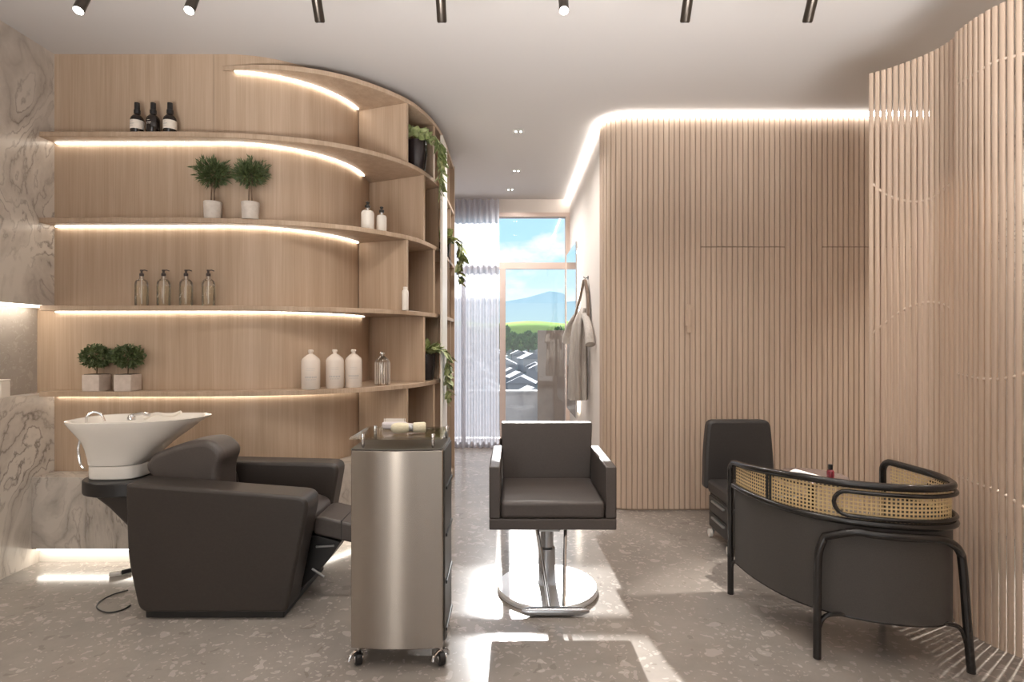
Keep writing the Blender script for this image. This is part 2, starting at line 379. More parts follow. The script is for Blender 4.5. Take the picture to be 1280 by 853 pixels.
# curved oak wall behind the shelves: inner path
arc = [(-1.74+0.65*math.sin(a), 4.01-0.65*math.cos(a)) for a in [PI/2*i/18 for i in range(19)]]
inner = [(XL-0.11, 3.36), (-1.74, 3.36)] + arc[1:] + [(XCL, 5.27)]
outer_c = catmull([(-1.90,3.25,0),(-1.565,3.285,0),(-1.25,3.365,0),(-0.97,3.52,0),(-0.715,3.81,0),(-0.60,4.15,0),(-0.56,4.5,0),(-0.555,4.9,0),(-0.555,5.27,0)], 6)
outer = [(XL, 3.25), (-2.3,3.25)] + [(p.x, p.y) for p in outer_c]
wallpoly = inner + [(XCL-0.06, 5.27)] + [(x, y) for x, y in offset2(inner, -0.06)[::-1][1:]]
struct('wall_back', prism(BM(), wallpoly, 0.0, H), 'wood')
bm = BM(); box(bm, -1.8175, -1.8145, 3.3585, 3.362, 2.54, H-0.001); struct('trim_2', bm, 'groove', label='vertical seam in the oak wall above the top shelf')
struct('wall_corridor_left', box(BM(), XCL-0.06, XCL, 5.28, YW, 0, H), 'plaster')
# rounded corner and slatted wall
arc2 = [(0.91-0.2*math.cos(a), 4.44-0.2*math.sin(a)) for a in [PI/2*i/10 for i in range(11)]]
wp = [(XC, 4.44)] + arc2[1:] + [(XR, 4.24)]
struct('wall_corridor_right', box(BM(), XC, XC+0.1, 4.46, YW, 0, H), 'plaster')
D1 = (1.432, 2.077); D2 = (2.372, 3.10); DZ = 2.022; PITCH = 0.0405
def ribs(bm, path, z0, z1, width=0.0335, depth=0.009):
    for (a, b) in path:
        d = (b-a).normalized(); n = Vector((d.y, -d.x))      # n points into the room
        c = (a+b)/2
        p = [c-d*width/2, c-d*width/2+n*depth*0.75, c-d*width*0.36+n*depth, c+d*width*0.36+n*depth, c+d*width/2+n*depth*0.75, c+d*width/2]
        prism(bm, [(q.x, q.y) for q in p], z0, z1)
pts = [p.xy for p in resample([(x, y, 0) for x, y in wp], PITCH)]
segs = list(zip(pts, pts[1:]))
def within(s, d): c = (s[0].x+s[1].x)/2; return s[0].y < 4.2405 and d[0] < c < d[1]
bm = BM()
ribs(bm, [s for s in segs if not within(s, D1) and not within(s, D2)], 0.012, H-0.03)
ribs(bm, [s for s in segs if within(s, D1) or within(s, D2)], DZ+0.004, H-0.03)
struct('wall_rear', bm, 'slat', label='wall of vertical oak slats')
bm = BM()
backp = [(x, y) for x, y in wp] + [(XR, 4.40), (0.95,4.60), (XC+0.1, 4.60), (XC, 4.46)]
prism(bm, backp, 0, H); struct('wall_rear_backing', bm, 'groove')
for k, (d, nm) in enumerate(((D1, 'door_1'), (D2, 'door_2'))):
    bm = BM(); ribs(bm, [s for s in segs if within(s, d)], 0.015, DZ-0.004)
    dr = struct(nm, bm, 'slat', label=('concealed slatted door behind the dark low chair', 'concealed slatted door behind the slat screen')[k])
    if k == 0:
        box(h := BM(), d[0]-0.11, d[0]-0.062, 4.205, 4.2295, 1.415, 1.535)
    else:
        box(h := BM(), 3.06, 3.11, 4.205, 4.2295, 1.39, 1.52)
    bmesh.ops.translate(h, verts=h.verts, vec=(0,0,0))
    box(h, (d[0]-0.10) if k == 0 else 3.072, (d[0]-0.072) if k == 0 else 3.098, 4.198, 4.21, 1.36, 1.58)
    obj('handle', h, 'screen', dr, bevel=0.004, label='oak pull handle')
# seam lines of the doors
# cove light along the top of the slatted wall and corridor wall
def strip(bm, path, z0, z1, w):
    a = path; b = offset2(path, w)
    prism(bm, a + b[::-1], z0, z1); return bm
cove = offset2([(XC, 6.79), (XC, 5.5)] + wp, 0.018)
struct('trim_3', strip(BM(), cove, H-0.026, H-0.0005, 0.02), 'led_cove', label='cove light along the top of the slatted wall')
# right wall behind the slat screens and the shop front behind the viewer
struct('wall_right', box(BM(), XR, XR+0.1, YF, 4.4, 0, H), 'marble')
bm = BM()
box(bm, XL-0.3, XR+0.1, YF-0.1, YF, 2.85, H+0.15); box(bm, XL-0.3, XR+0.1, YF-0.1, YF, -0.12, 0.12)
box(bm, XL-0.3, -2.4, YF-0.1, YF, 0.12, 2.85); box(bm, 1.2, XR+0.1, YF-0.1, YF, 0.12, 2.85); box(bm, -0.65, -0.55, YF-0.1, YF, 0.12, 2.85)
struct('wall_front', bm, 'plaster')
struct('light_blocker', box(BM(), 2.2, 2.3, YF, 1.95, 0, H), 'screen')  # unseen wall added to hold bounced light off the right foreground
# low marble plinth with a light under it
pl_in = [(XL, 3.355), (-1.74, 3.352)] + [(x, y) for x, y in offset2(arc, 0.006)] + [(XCL+0.006, 4.2)]
pl_out = [(XL, 3.20), (-1.80, 3.20)] + [(-1.74+0.81*math.sin(a), 4.01-0.81*math.cos(a)) for a in [PI/2*i/14 for i in range(1, 15)]] + [(-0.93, 4.2)]
struct('trim_4', prism(BM(), pl_out + pl_in[::-1], 0.092, 0.508), 'marble_dark', label='low veined marble plinth below the shelves', bevel=0.003)
pr = offset2(pl_out, -0.05)
struct('trim_5', prism(BM(), [(XL, 3.25)] + pr[1:] + pl_in[::-1], 0.0, 0.092), 'white', label='recessed white base under the marble plinth')
pr2 = offset2(pl_out, -0.012); 
struct('trim_6', strip(BM(), [(XL+0.02, 3.212)] + pr2[1:], 0.082, 0.0915, -0.03), 'led_low', label='light strip under the marble plinth')

# window wall, window, door glass
bm = BM(); box(bm, XCL-0.06, XC+0.1, YW, YW+0.2, 2.88, H+0.15); struct('wall_window', bm, 'plaster')
bm = BM(); box(bm, XCL, XC, YW-0.02, YW+0.1, 2.83, 2.88); box(bm, XCL, XC, YW+0.015, YW+0.06, 2.19, 2.27)
box(bm, XCL, XCL+0.05, YW-0.02, YW+0.1, 0, 2.83); box(bm, 0.66, XC, YW-0.02, YW+0.1, 0, 2.83)
box(bm, -0.15, -0.08, YW-0.02, YW+0.1, 0, 2.19); box(bm, XCL, XC, YW-0.02, YW+0.1, 0, 0.10); box(bm, -0.62,-0.57,YW-0.02,YW+0.1,0.1,2.19)
w = struct('window_1', bm, 'frame', label='rose beige frame of the end window and glass door')
for (x0, x1, z0, z1) in ((XCL+0.05,0.66,2.27,2.83), (XCL+0.05,-0.62,0.1,2.19), (-0.57,-0.15,0.1,2.19), (-0.08,0.66,0.1,2.19)):
    obj('pane', box(BM(), x0, x1, YW+0.035, YW+0.045, z0, z1), 'glass', w)
# sheer curtain
bm = BM(); n = 150; cols = []
for i in range(n+1):
    u = i/n; x = -1.06+u*(0.905); y = 6.70+0.028*math.sin(u*PI*2*13)+0.01*math.sin(u*PI*2*5.3)
    cols.append([bm.verts.new((x, y, z)) for z in (0.006, 1.0, 2.0, 3.02)])
for a, b in zip(cols, cols[1:]):
    for k in range(3): bm.faces.new((a[k], b[k], b[k+1], a[k+1]))
cu = obj('sheer_curtain', bm, 'curtain', smooth=80); tag(cu, 'white sheer pleated curtain hanging beside the end window', 'curtain')

# ------------------------------------------------------------------ shelving
shelf_root = thing('shelving_unit', 'pale oak shelving unit with lit shelves curving round into the corridor', 'shelves', (-1.5,3.3,0))
SZ = [2.94, 2.505, 1.998, 1.48, 0.972]; TH = 0.03
def outer_at(px):
    for a, b in zip(outer, outer[1:]):
        pa, pb = 640+F*a[0]/a[1], 640+F*b[0]/b[1]
        if pa <= px <= pb and a[0] > -2.4: 
            t = (px-pa)/(pb-pa); return (a[0]+(b[0]-a[0])*t, a[1]+(b[1]-a[1])*t)
    return outer[-1]
in_path = [(XL, 3.358)] + offset2(inner, 0.002)[1:-1] + [(XCL+0.002, 5.265)]
for k, z in enumerate(SZ):
    if k == 0:
        oo = [p for p in outer if p[0] > -1.22]; poly = [(-1.76,3.352),(-1.66,3.338),(-1.55,3.331),(-1.42,3.334),(-1.32,3.35)] + oo + [p for p in in_path[::-1] if p[0] > -1.735]
    elif k == 4:
        poly = outer + in_path[::-1]
    else:
        poly = outer + in_path[::-1]
    sh = obj('shelf', prism(BM(), poly, z, z+TH), 'wood', shelf_root, bevel=0.002, seg=1)
    # light strip let into the back edge of the shelf, along the wall
    ln = [p for p in offset2(inner, 0.006) if p[1] < (4.16 if k in (1, 3) else 3.9)]
    ln = [p for p in ln[1:] if p[0] > -1.738 or k]
    if k: ln = [(XL+0.02,3.354)] + [p for p in ln if p[0] > XL+0.1]
    obj('light_strip', strip(BM(), ln, z-0.0065, z-0.0005, 0.012), 'led', sh, label='glowing strip under the back of the shelf')
def board(p, q, z0, z1, t=0.022):
    a = Vector(p); b = Vector(q); d = (b-a).normalized(); n = Vector((d.y,-d.x))*t/2
    return prism(BM(), [tuple(a+n), tuple(b+n), tuple(b-n), tuple(a-n)], z0, z1)
rows = [(SZ[1]+TH, SZ[0], 'A'), (SZ[2]+TH, SZ[1], 'B'), (SZ[3]+TH, SZ[2], 'A'), (SZ[4]+TH, SZ[3], 'B'), (0.0, SZ[4], 'A')]
for z0, z1, ty in rows:
    e = 0.0008
    if ty == 'A':
        o1 = outer_at(510); o2 = outer_at(543)
        obj('divider', board((XCL+0.004,3.94), (o1[0]-0.004, o1[1]), z0+e, z1-e), 'wood', shelf_root)
        obj('divider', board((XCL+0.004,4.52), (o2[0]-0.004, o2[1]+0.01), z0+e, z1-e), 'wood', shelf_root)
        obj('divider', board((XCL+0.004,4.88), (-0.557,4.88), z0+e, z1-e), 'wood', shelf_root)
    else:
        o1 = outer_at(531); o2 = outer_at(548)
        obj('divider', board((XCL+0.004,4.22), (o1[0]-0.004, o1[1]), z0+e, z1-e), 'wood', shelf_root)
        obj('divider', board((XCL+0.004,4.66), (o2[0]-0.004, o2[1]+0.03), z0+e, z1-e), 'wood', shelf_root)
        obj('divider', board((XCL+0.004,5.02), (-0.557,5.02), z0+e, z1-e), 'wood', shelf_root)
bm = BM(); box(bm, -0.553, -0.535, 4.26, 4.56, 0, SZ[0]-0.05); obj('side_panel', bm, 'white', shelf_root, label='narrow upright panel on the corridor side, daylight painted on as white')  # white stands in for daylight falling on this board
obj('side_panel', box(BM(), XCL+0.004, -0.55, 5.275, 5.30, 0, SZ[0]+TH), 'wood', shelf_root)
bm = BM(); box(bm, -0.62, -0.557, 4.56, 5.265, 0.0, 0.09); obj('kick_board', bm, 'wood', shelf_root)

# ------------------------------------------------------------------ small things on the shelves
def pump_top(bm, z, s=1.0, spout=0.03):
    lathe(bm, [(0.011*s,0),(0.0125*s,0.002),(0.0125*s,0.016),(0.006*s,0.02),(0.006*s,0.03),(0.009*s,0.031),(0.009*s,0.038),(0.0,0.04)], z=z, n=16)
    tube(bm, [(0,0,z+0.035),(spout*0.6,0,z+0.0365),(spout,0,z+0.031)], 0.0032*s, 8)
def place(proto, loc, label, first, rz=0, sc=None):
    o = proto if first else copy_tree(proto)
    o.location = loc; o.rotation_euler = (0,0,rz)
    if sc: o.scale = sc
    o['label'] = label
    return o
# three dark amber spray bottles on the second shelf
za = SZ[1]+TH+0.0005
def amber(name, label_card):
    t = thing(name, 'dark amber bottle', 'bottle', group='dark amber bottles on the upper shelf')
    obj('glass_body', lathe(BM(), [(0.034,0),(0.036,0.003),(0.036,0.085),(0.033,0.098),(0.022,0.112),(0.014,0.116),(0.014,0.122)], n=28), 'amber', t)
    obj('spray_cap', lathe(BM(), [(0.018,0.122),(0.018,0.144),(0.0145,0.148),(0.0145,0.186),(0.0135,0.188),(0,0.188)], n=24), 'black', t)
    if label_card:
        bm = BM(); lathe(bm, [(0.0364,0.026),(0.0368,0.0265),(0.0368,0.0775),(0.0364,0.078)], n=32); lb = obj('paper_label', bm, 'label', t, label='pale paper label')
        bm = BM()
        for z, w in ((0.066,0.018),(0.054,0.030),(0.050,0.022),(0.040,0.02)):
            for k in range(6):
                a = -PI/2-0.25+(k-2.5)*w/0.036/6; 
                x, y = 0.0372*math.cos(a), 0.0372*math.sin(a); d = Vector((-math.sin(a), math.cos(a)))*w/14
                prism(bm, [(x-d.x,y-d.y),(x+d.x,y+d.y),(x*1.004+d.x,y*1.004+d.y),(x*1.004-d.x,y*1.004-d.y)], z, z+0.0028)
        obj('printed_lines', bm, 'ink_pale', lb, smooth=0)
    else:
        bm = BM()
        for z, w, hh in ((0.06,0.034,0.003),(0.053,0.03,0.0015),(0.074,0.02,0.002)):
            for k in range(6):
                a = -PI/2-0.3+(k-2.5)*w/0.036/6; x, y = 0.0363*math.cos(a), 0.0363*math.sin(a); d = Vector((-math.sin(a), math.cos(a)))*w/12.5
                prism(bm, [(x-d.x,y-d.y),(x+d.x,y+d.y),(x*1.004+d.x,y*1.004+d.y),(x*1.004-d.x,y*1.004-d.y)], z, z+hh)
        obj('printed_lines', bm, 'label', t, smooth=0, label='pale printing on the dark glass')
    return t
aw = amber('amber_bottle', True)
place(aw, ((171.5-640)*3.30/F, 3.30, za), 'dark amber bottle with a pale label, left of the three on the upper shelf', True)
place(aw, ((212.5-640)*3.30/F, 3.30, za), 'dark amber bottle with a pale label, nearest the curved end of the upper shelf', False)
ab = amber('amber_bottle', False); place(ab, ((191.5-640)*3.30/F, 3.30, za), 'dark amber bottle without a paper label, between the two labelled ones', True, rz=0.1)

# topiary
def leaf_quad(bm, p, d, n, L, W, fold=0.2):
    d = d.normalized(); s = d.cross(n)
    if s.length < 1e-4: s = d.orthogonal()
    s.normalize(); u = s.cross(d)
    a = bm.verts.new(p); b = bm.verts.new(p+d*L*0.45+s*W/2+u*W*fold); c = bm.verts.new(p+d*L); e = bm.verts.new(p+d*L*0.45-s*W/2+u*W*fold); m_ = bm.verts.new(p+d*L*0.5)
    bm.faces.new((a,b,c,m_)); bm.faces.new((a,m_,c,e))
def rnd_dir(): 
    while True:
        v = Vector((R.uniform(-1,1),R.uniform(-1,1),R.uniform(-1,1)))
        if 0.05 < v.length < 1: return v.normalized()
def sprig_crown(bm, c, rx, rz, n, L, W, spiky):
    for _ in range(n):
        d = rnd_dir(); rr = R.uniform(0.02, 1.0) ** 0.55
        p = c + Vector((d.x*rx*rr, d.y*rx*0.72*rr, d.z*rz*rr))
        dd = (d*spiky + rnd_dir()*(1.2-spiky) + Vector((0,0,0.25)))
        leaf_quad(bm, p, dd, rnd_dir(), L*R.uniform(0.7,1.2), W*R.uniform(0.8,1.2))
def olive_tree(name, label, loc, seed, stems):
    global R; R = random.Random(seed)
    t = thing(name, label, 'potted plant', loc, 'small potted trees on the third shelf'); x, y, z = loc
    obj('pot', lathe(BM(), [(0.044,0),(0.047,0.004),(0.051,0.102),(0.048,0.104),(0.046,0.096),(0,0.094)], x, y, z, 28), 'pot_white', t)
    obj('soil', lathe(BM(), [(0.045,0.0945),(0.045,0.098),(0,0.099)], x, y, z, 20), 'soil', t)
    for k in range(stems):
        dx = (k-(stems-1)/2)*0.02
        st = obj('stem', tube(BM(), [(x+dx,y,z+0.096),(x+dx*0.8,y,z+0.17),(x+dx*0.5+0.004,y,z+0.25)], 0.0042, 8), 'stem', t)
    bm = BM(); sprig_crown(bm, Vector((x,y,z+0.275)), 0.092, 0.068, 900, 0.036, 0.0085, 0.85)
    for _ in range(9):
        d = rnd_dir(); d.z = abs(d.z)*0.8+0.2; p0 = Vector((x,y,z+0.27)); 
        for k in range(10):
            leaf_quad(bm, p0+Vector((d.x*0.1,d.y*0.07,d.z*0.085))*(0.6+k*0.06), d+rnd_dir()*0.6, rnd_dir(), 0.034, 0.008)
    obj('foliage', bm, 'leaf_dark', t, smooth=0)
    return t
z3 = SZ[2]+TH+0.0005
olive_tree('potted_olive_tree', 'small bushy potted tree in a round white pot, nearer the marble wall', ((266-640)*3.305/F,3.305,z3), 3, 2)
olive_tree('potted_olive_tree', 'small bushy potted tree in a round white pot, nearer the pump bottles', ((313-640)*3.315/F,3.315,z3), 11, 2)
def box_tree(name, label, loc, seed):
    global R; R = random.Random(seed)
    t = thing(name, label, 'potted plant', loc, 'small round topiaries on the lowest shelf'); x, y, z = loc
    bm = BM(); box(bm, x-0.051, x+0.051, y-0.05, y+0.048, z, z+0.098)
    obj('pot', bm, 'pot_concrete', t, bevel=0.003)
    obj('soil', box(BM(), x-0.044,x+0.044,y-0.043,y+0.041,z+0.0985,z+0.101), 'soil', t)
    obj('stem', tube(BM(), [(x,y,z+0.099),(x+0.002,y,z+0.15),(x,y,z+0.19)], 0.0035, 8), 'stem', t)
    bm = BM()
    c = Vector((x,y,z+0.205))
    for _ in range(900):
        d = rnd_dir(); rr = R.uniform(0.3,1)**0.5*R.uniform(0.86,1.08); p = c+Vector((d.x*0.086,d.y*0.07,d.z*0.066))*rr
        leaf_quad(bm, p, d+rnd_dir()*0.9, rnd_dir(), 0.022, 0.013)
    obj('foliage', bm, 'leaf_dark', t, smooth=0)
    return t
z5 = SZ[4]+TH+0.0005
box_tree('potted_topiary', 'round topiary in a square concrete pot, nearer the marble wall', ((121-640)*3.30/F,3.30,z5), 5)
box_tree('potted_topiary', 'round topiary in a square concrete pot, nearer the shelf middle', ((160-640)*3.30/F,3.30,z5), 8)
# clear pump bottles on the fourth shelf
z4 = SZ[3]+TH+0.0005
t = thing('pump_bottle', 'clear pump bottle', 'bottle', group='clear pump bottles in a row')
obj('bottle_body', lathe(BM(), [(0.034,0),(0.0365,0.004),(0.0365,0.128),(0.033,0.145),(0.022,0.157),(0.012,0.162),(0.012,0.176)], n=28), 'clear', t, label='clear glass body')
obj('liquid', lathe(BM(), [(0.0335,0.004),(0.0335,0.118),(0,0.118)], n=24), clear('pale_liquid', (0.985,0.97,0.92), 0.1, 0.0), t)
bm = BM(); pump_top(bm, 0.177, 1.0, 0.034); obj('pump', bm, 'pump', t, label='dark brown pump')
obj('dip_tube', tube(BM(), [(0,0,0.012),(0,0,0.176)], 0.003, 8), 'white', t)
for k, (px, w) in enumerate(((177,'clear pump bottle with a dark pump, first of four counted from the marble wall'), (204.5,'clear pump bottle with a dark pump, second of four counted from the marble wall'), (232.5,'clear pump bottle with a dark pump, third of four counted from the marble wall'), (260.5,'clear pump bottle with a dark pump, last of four counted from the marble wall'))):
    place(t, ((px-640)*3.30/F, 3.30, z4), w, k == 0)
# white pump bottles on the third shelf
def white_pump(label, loc, rad, h, spout_dir):
    t = thing('soap_dispenser', label, 'bottle', loc, 'white soap dispensers at the curve of the third shelf'); x, y, z = loc
    obj('bottle_body', lathe(BM(), [(rad*0.94,0),(rad,0.004),(rad,h*0.86),(rad*0.86,h*0.96),(rad*0.45,h),(0.011,h+0.003)], x, y, z, 28), 'white', t)
    bm = BM(); lathe(bm, [(0.0115,0),(0.0115,0.012)], z=0, n=16); obj('collar', (bmesh.ops.translate(bm, verts=bm.verts, vec=(x,y,z+h+0.0035)), bm)[1], 'chrome', t)
    bm = BM(); pump_top(bm, 0, 1.35, 0.03); bmesh.ops.rotate(bm, verts=bm.verts, cent=(0,0,0), matrix=Matrix.Rotation(spout_dir,3,'Z')); bmesh.ops.translate(bm, verts=bm.verts, vec=(x,y,z+h+0.016))
    obj('pump', bm, 'black', t, label='black pump')
    return t
p1 = at(459.5, 289, 3.66); white_pump('taller white soap dispenser with a black pump on the third shelf', (p1.x,3.66,z3), 0.042, 0.138, -1.4)
p2 = at(477, 291, 3.74); white_pump('smaller white soap dispenser with a black pump, nearer the corridor', (p2.x,3.74,z3), 0.034, 0.125, -1.3)
p3 = at(508.5, 388, 3.80); 
t = thing('white_bottle', 'slim white bottle standing at the end of a divider on the fourth shelf', 'bottle', (p3.x-0.004,3.765,z4))
x, y, z = t.location
obj('bottle_body', lathe(BM(), [(0.021,0),(0.0225,0.003),(0.0225,0.125),(0.019,0.135),(0.014,0.138)], x, y, z, 24), 'white', t)
obj('cap', lathe(BM(), [(0.0145,0.138),(0.0145,0.158),(0,0.16)], x, y, z, 20), 'white', t)
# frosted bottles on the lowest shelf
def frosted(label, loc, rad, h, clearb=False):
    t = thing('glass_bottle', label, 'bottle', loc, 'glass bottles on the lowest shelf'); x, y, z = loc
    obj('bottle_body', lathe(BM(), [(rad*0.95,0),(rad,0.004),(rad,h*0.74),(rad*0.9,h*0.80),(rad*0.42,h*0.90),(0.013,h*0.92),(0.013,h*0.97)], x, y, z, 32), 'milky_clear' if clearb else 'milky', t)
    if clearb:
        bm = BM()
        for k in range(18):
            a = 2*PI*k/18; tube(bm, [(x+(rad-0.001)*math.cos(a), y+(rad-0.001)*math.sin(a), z+0.01),(x+(rad-0.001)*math.cos(a), y+(rad-0.001)*math.sin(a), z+h*0.72)], 0.003, 6)
        obj('ribbing', bm, 'milky', t)
    obj('stopper', lathe(BM(), [(0.015,h*0.97),(0.017,h*0.98),(0.017,h*1.02),(0.012,h*1.04),(0,h*1.045)], x, y, z, 20), 'chrome' if clearb else 'milky', t)
    if not clearb:
        for (zz, w, hh, cells) in ((h*0.30, rad*1.3, 0.010, 7), (h*0.25, rad*1.1, 0.004, 6), (h*0.55, rad*0.9, 0.0025, 8), (h*0.5, rad*0.9, 0.0025, 8)):
            for k in range(cells):
                a = math.atan2(-y, -x)+ (k-(cells-1)/2)*w/rad/cells; w2 = w/cells*0.62
                bm = BM() if k == 0 else bm; cx_, cy_ = x+rad*math.cos(a), y+rad*math.sin(a); d = Vector((-math.sin(a), math.cos(a)))*w2/2; n_ = Vector((math.cos(a), math.sin(a)))*0.0006
                prism(bm, [(cx_-d.x,cy_-d.y),(cx_+d.x,cy_+d.y),(cx_+d.x+n_.x,cy_+d.y+n_.y),(cx_-d.x+n_.x,cy_-d.y+n_.y)], z+zz, z+zz+hh)
            obj('printed_line', bm, 'ink_pale', t, smooth=0, label='grey printing on the bottle')
    return t
for px, py, d, rad, lab, cl in ((388.5,486.5,3.42,0.056,'frosted glass bottle, nearest the topiaries of the four big bottles',0), (418.5,484.5,3.50,0.055,'frosted glass bottle, second from the topiaries of the four big bottles',0),
                            (442,483,3.56,0.053,'frosted glass bottle beside the clear ribbed one',0), (478,479,3.72,0.049,'narrower clear ribbed glass bottle nearest the corridor end of the lowest shelf',1)):
    p = at(px, py, d); frosted(lab, (p.x, d, z5), rad, 0.235 if not cl else 0.215, bool(cl))
# white box in the niche
t = thing('white_box', 'small white box standing in the wall niche', 'box', (XL-0.052,3.06,0.9855)); x, y, z = t.location
obj('carton', box(BM(), x-0.03, x+0.03, y-0.03, y+0.03, z, z+0.092), 'white', t, bevel=0.004)
obj('lid', box(BM(), x-0.031, x+0.031, y-0.031, y+0.031, z+0.0925, z+0.101), 'white', t, bevel=0.003)

# trailing pothos
def heart(bm, p, d, n, L):
    d = d.normalized(); s = d.cross(n); 
    if s.length < 1e-4: s = d.orthogonal()
    s.normalize(); u = s.cross(d)
    prof = [(0.0,0.0),(-0.08,0.28),(0.15,0.46),(0.45,0.42),(0.75,0.22),(1.0,0.0)]
    mid = [bm.verts.new(p+d*L*a) for a in (0.02,0.3,0.65,1.0)]
    for sg in (1,-1):
        side = [bm.verts.new(p+d*L*a+s*sg*L*b+u*L*0.16*b) for a, b in prof[1:5]]
        bm.faces.new((mid[0], side[0], side[1], mid[1])); bm.faces.new((mid[1], side[1], side[2], mid[2])); bm.faces.new((mid[2], side[2], side[3], mid[3]))
def pothos(label, loc, seed, vines, pr=0.068, ph=0.15, out=Vector((1,-0.45,0)), leaf=0.05, top=26):
    global R; R = random.Random(seed)
    t = thing('trailing_pothos', label, 'potted plant', loc, 'trailing plants in black pots on the shelves'); x, y, z = loc
    obj('pot', lathe(BM(), [(pr*0.72,0),(pr*0.8,0.004),(pr,ph*0.6),(pr*0.97,ph),(pr*0.88,ph),(pr*0.85,ph*0.9),(0,ph*0.9)], x, y, z, 28), 'pot_black', t)
    obj('soil', lathe(BM(), [(pr*0.84,ph*0.905),(pr*0.84,ph*0.93),(0,ph*0.94)], x, y, z, 20), 'soil', t)
    bm = BM(); st = BM(); c = Vector((x,y,z+ph))
    for _ in range(top):
        d = rnd_dir(); d.z = abs(d.z)*0.6; p = c+Vector((d.x*pr*1.0, d.y*pr*1.0, 0.01+abs(d.z)*0.07))
        heart(bm, p, d+Vector((0,0,0.1))+out*0.35, Vector((0,0,1))+rnd_dir()*0.5, leaf*R.uniform(0.7,1.1))
    for L, sp in vines:
        o = Vector((out.x, out.y, 0)).normalized(); sd = Vector((-o.y, o.x, 0))
        p0 = c+sd*sp*0.6; e = c+o*(pr+0.075+R.uniform(0,0.03))+sd*sp
        pts = [p0, c+o*pr*0.6+sd*sp*0.8+Vector((0,0,0.045)), e+Vector((0,0,0.0))]
        k = 1
        while k*0.06 < L:
            pts.append(e+Vector((R.uniform(-0.012,0.012)+o.x*0.008, R.uniform(-0.012,0.012), -k*0.06))); k += 1
        cur = catmull(pts, 4); tube(st, cur, 0.0022, 6)
        for i in range(4, len(cur), 3):
            for _ in range(1 if i % 4 else 2):
                a = R.uniform(0, 2*PI); d = Vector((math.cos(a)*0.7, math.sin(a)*0.7, -0.65))+o*0.3
                heart(bm, cur[i], d, o+Vector((0,0,0.5))+rnd_dir()*0.4, leaf*R.uniform(0.7,1.15)*(1-0.35*i/len(cur)))
    obj('vines', st, 'leaf_ivy', t); obj('leaves', bm, 'leaf_ivy', t, smooth=0)
    return t
pothos('trailing plant in a black pot on the upper shelf at the curve', (-0.70, 4.03, SZ[1]+TH+0.0005), 21, [(0.36,0.03),(0.30,-0.03),(0.42,0.07),(0.24,-0.06),(0.36,0.0),(0.40,0.10),(0.46,0.05),(0.2,-0.08)], pr=0.082, ph=0.215, out=Vector((1,0.15,0)), leaf=0.082, top=40)
pothos('trailing plant in a black pot on the middle corridor shelf by the curtain', (-0.62, 4.95, SZ[2]+TH+0.0005), 22, [(0.34,0.03),(0.28,-0.05),(0.38,0.08),(0.3,0.0),(0.34,0.12),(0.2,-0.09)], pr=0.06, ph=0.15, out=Vector((1,0.1,0)), leaf=0.105, top=24)
pothos('trailing plant in a black pot on the lowest shelf by the corridor', (-0.655, 4.24, z5), 23, [(0.36,0.03),(0.3,-0.04),(0.42,0.07),(0.3,0.0),(0.38,0.05),(0.44,0.11),(0.24,-0.07),(0.4,0.02)], pr=0.066, ph=0.2, out=Vector((1,0.15,0)), leaf=0.088, top=36)

# ------------------------------------------------------------------ ceiling lamps
def spot_proto(facing):
    t = thing('ceiling_spotlight', 'spot', 'lamp', group='tube spotlights hanging from the ceiling')
    # local origin = lower end of the tube; axis towards the ceiling
    ax = Vector((0, -math.sin(math.radians(31)), math.cos(math.radians(31)))) if facing == 'away' else Vector((0, 0.42, 0.91)).normalized()
    L = 0.27; top = ax*L
    obj('tube', tube(BM(), [tuple(ax*0.0), tuple(ax*0.004), tuple(ax*(L-0.004)), tuple(top)], 0.021, 20, radii=[0.0195,0.021,0.021,0.0195]), 'spot', t)
    u = ax.orthogonal().normalized(); bm = BM(); tube(bm, [tuple(-ax*0.002), tuple(-ax*0.0005)], 0.018, 20); obj('lens', bm, 'lamp' if facing != 'away' else 'black', t, label='bright lens' if facing != 'away' else None)
    obj('stem', tube(BM(), [tuple(ax*L*0.75), (ax.x*L*0.75, ax.y*L*0.75, H-0.001-2.66)], 0.006, 10), 'spot', t)
    obj('ceiling_plate', lathe(BM(), [(0.04,0),(0.04,0.018)], 0, ax.y*L*0.75, H-0.0195-2.66, 20), 'spot', t)
    return t
sa = spot_proto('away'); sb = spot_proto('toward')
D0 = 2.34
names = ['first', 'second', 'third', 'fourth', 'fifth', 'sixth', 'seventh']
fa = fb = True
for k, (px, f) in enumerate(((98,'t'),(236.5,'t'),(400,'a'),(552.5,'a'),(705,'t'),(856,'a'),(1009,'a'))):
    if f == 'a':
        o = place(sa, ((px-640)*D0/F, D0, 2.652), f'dark tube spotlight turned to the back wall, {names[k]} of seven counted from the marble wall', fa); fa = False
    else:
        o = place(sb, ((px-640)*2.30/F, 2.30, 2.678), f'dark tube spotlight with its bright lens showing, {names[k]} of seven counted from the marble wall', fb); fb = False
t = thing('recessed_downlight', 'downlight', 'lamp', group='recessed ceiling lamps in the corridor')
bm = BM(); box(bm, -0.045, 0.045, -0.03, 0.03, -0.004, -0.0005); obj('frame', bm, 'white', t, bevel=0.002)
for s in (-1, 1):
    b = obj('baffle', box(BM(), s*0.021-0.018, s*0.021+0.018, -0.02, 0.02, -0.0055, -0.0042), 'black', t)
    obj('bulb', lathe(BM(), [(0.009,-0.008),(0.009,-0.0058)], s*0.021, 0, 0, 16), 'lamp', b, label='glowing bulb')
for k, (x, y, w) in enumerate(((0.053,4.59,'nearest the chair'), (0.045,5.65,'middle of the three'), (-0.02,6.35,'nearest the window'))):
    place(t, (x, y, H), f'small twin recessed downlight in the corridor ceiling, {w}', k == 0)

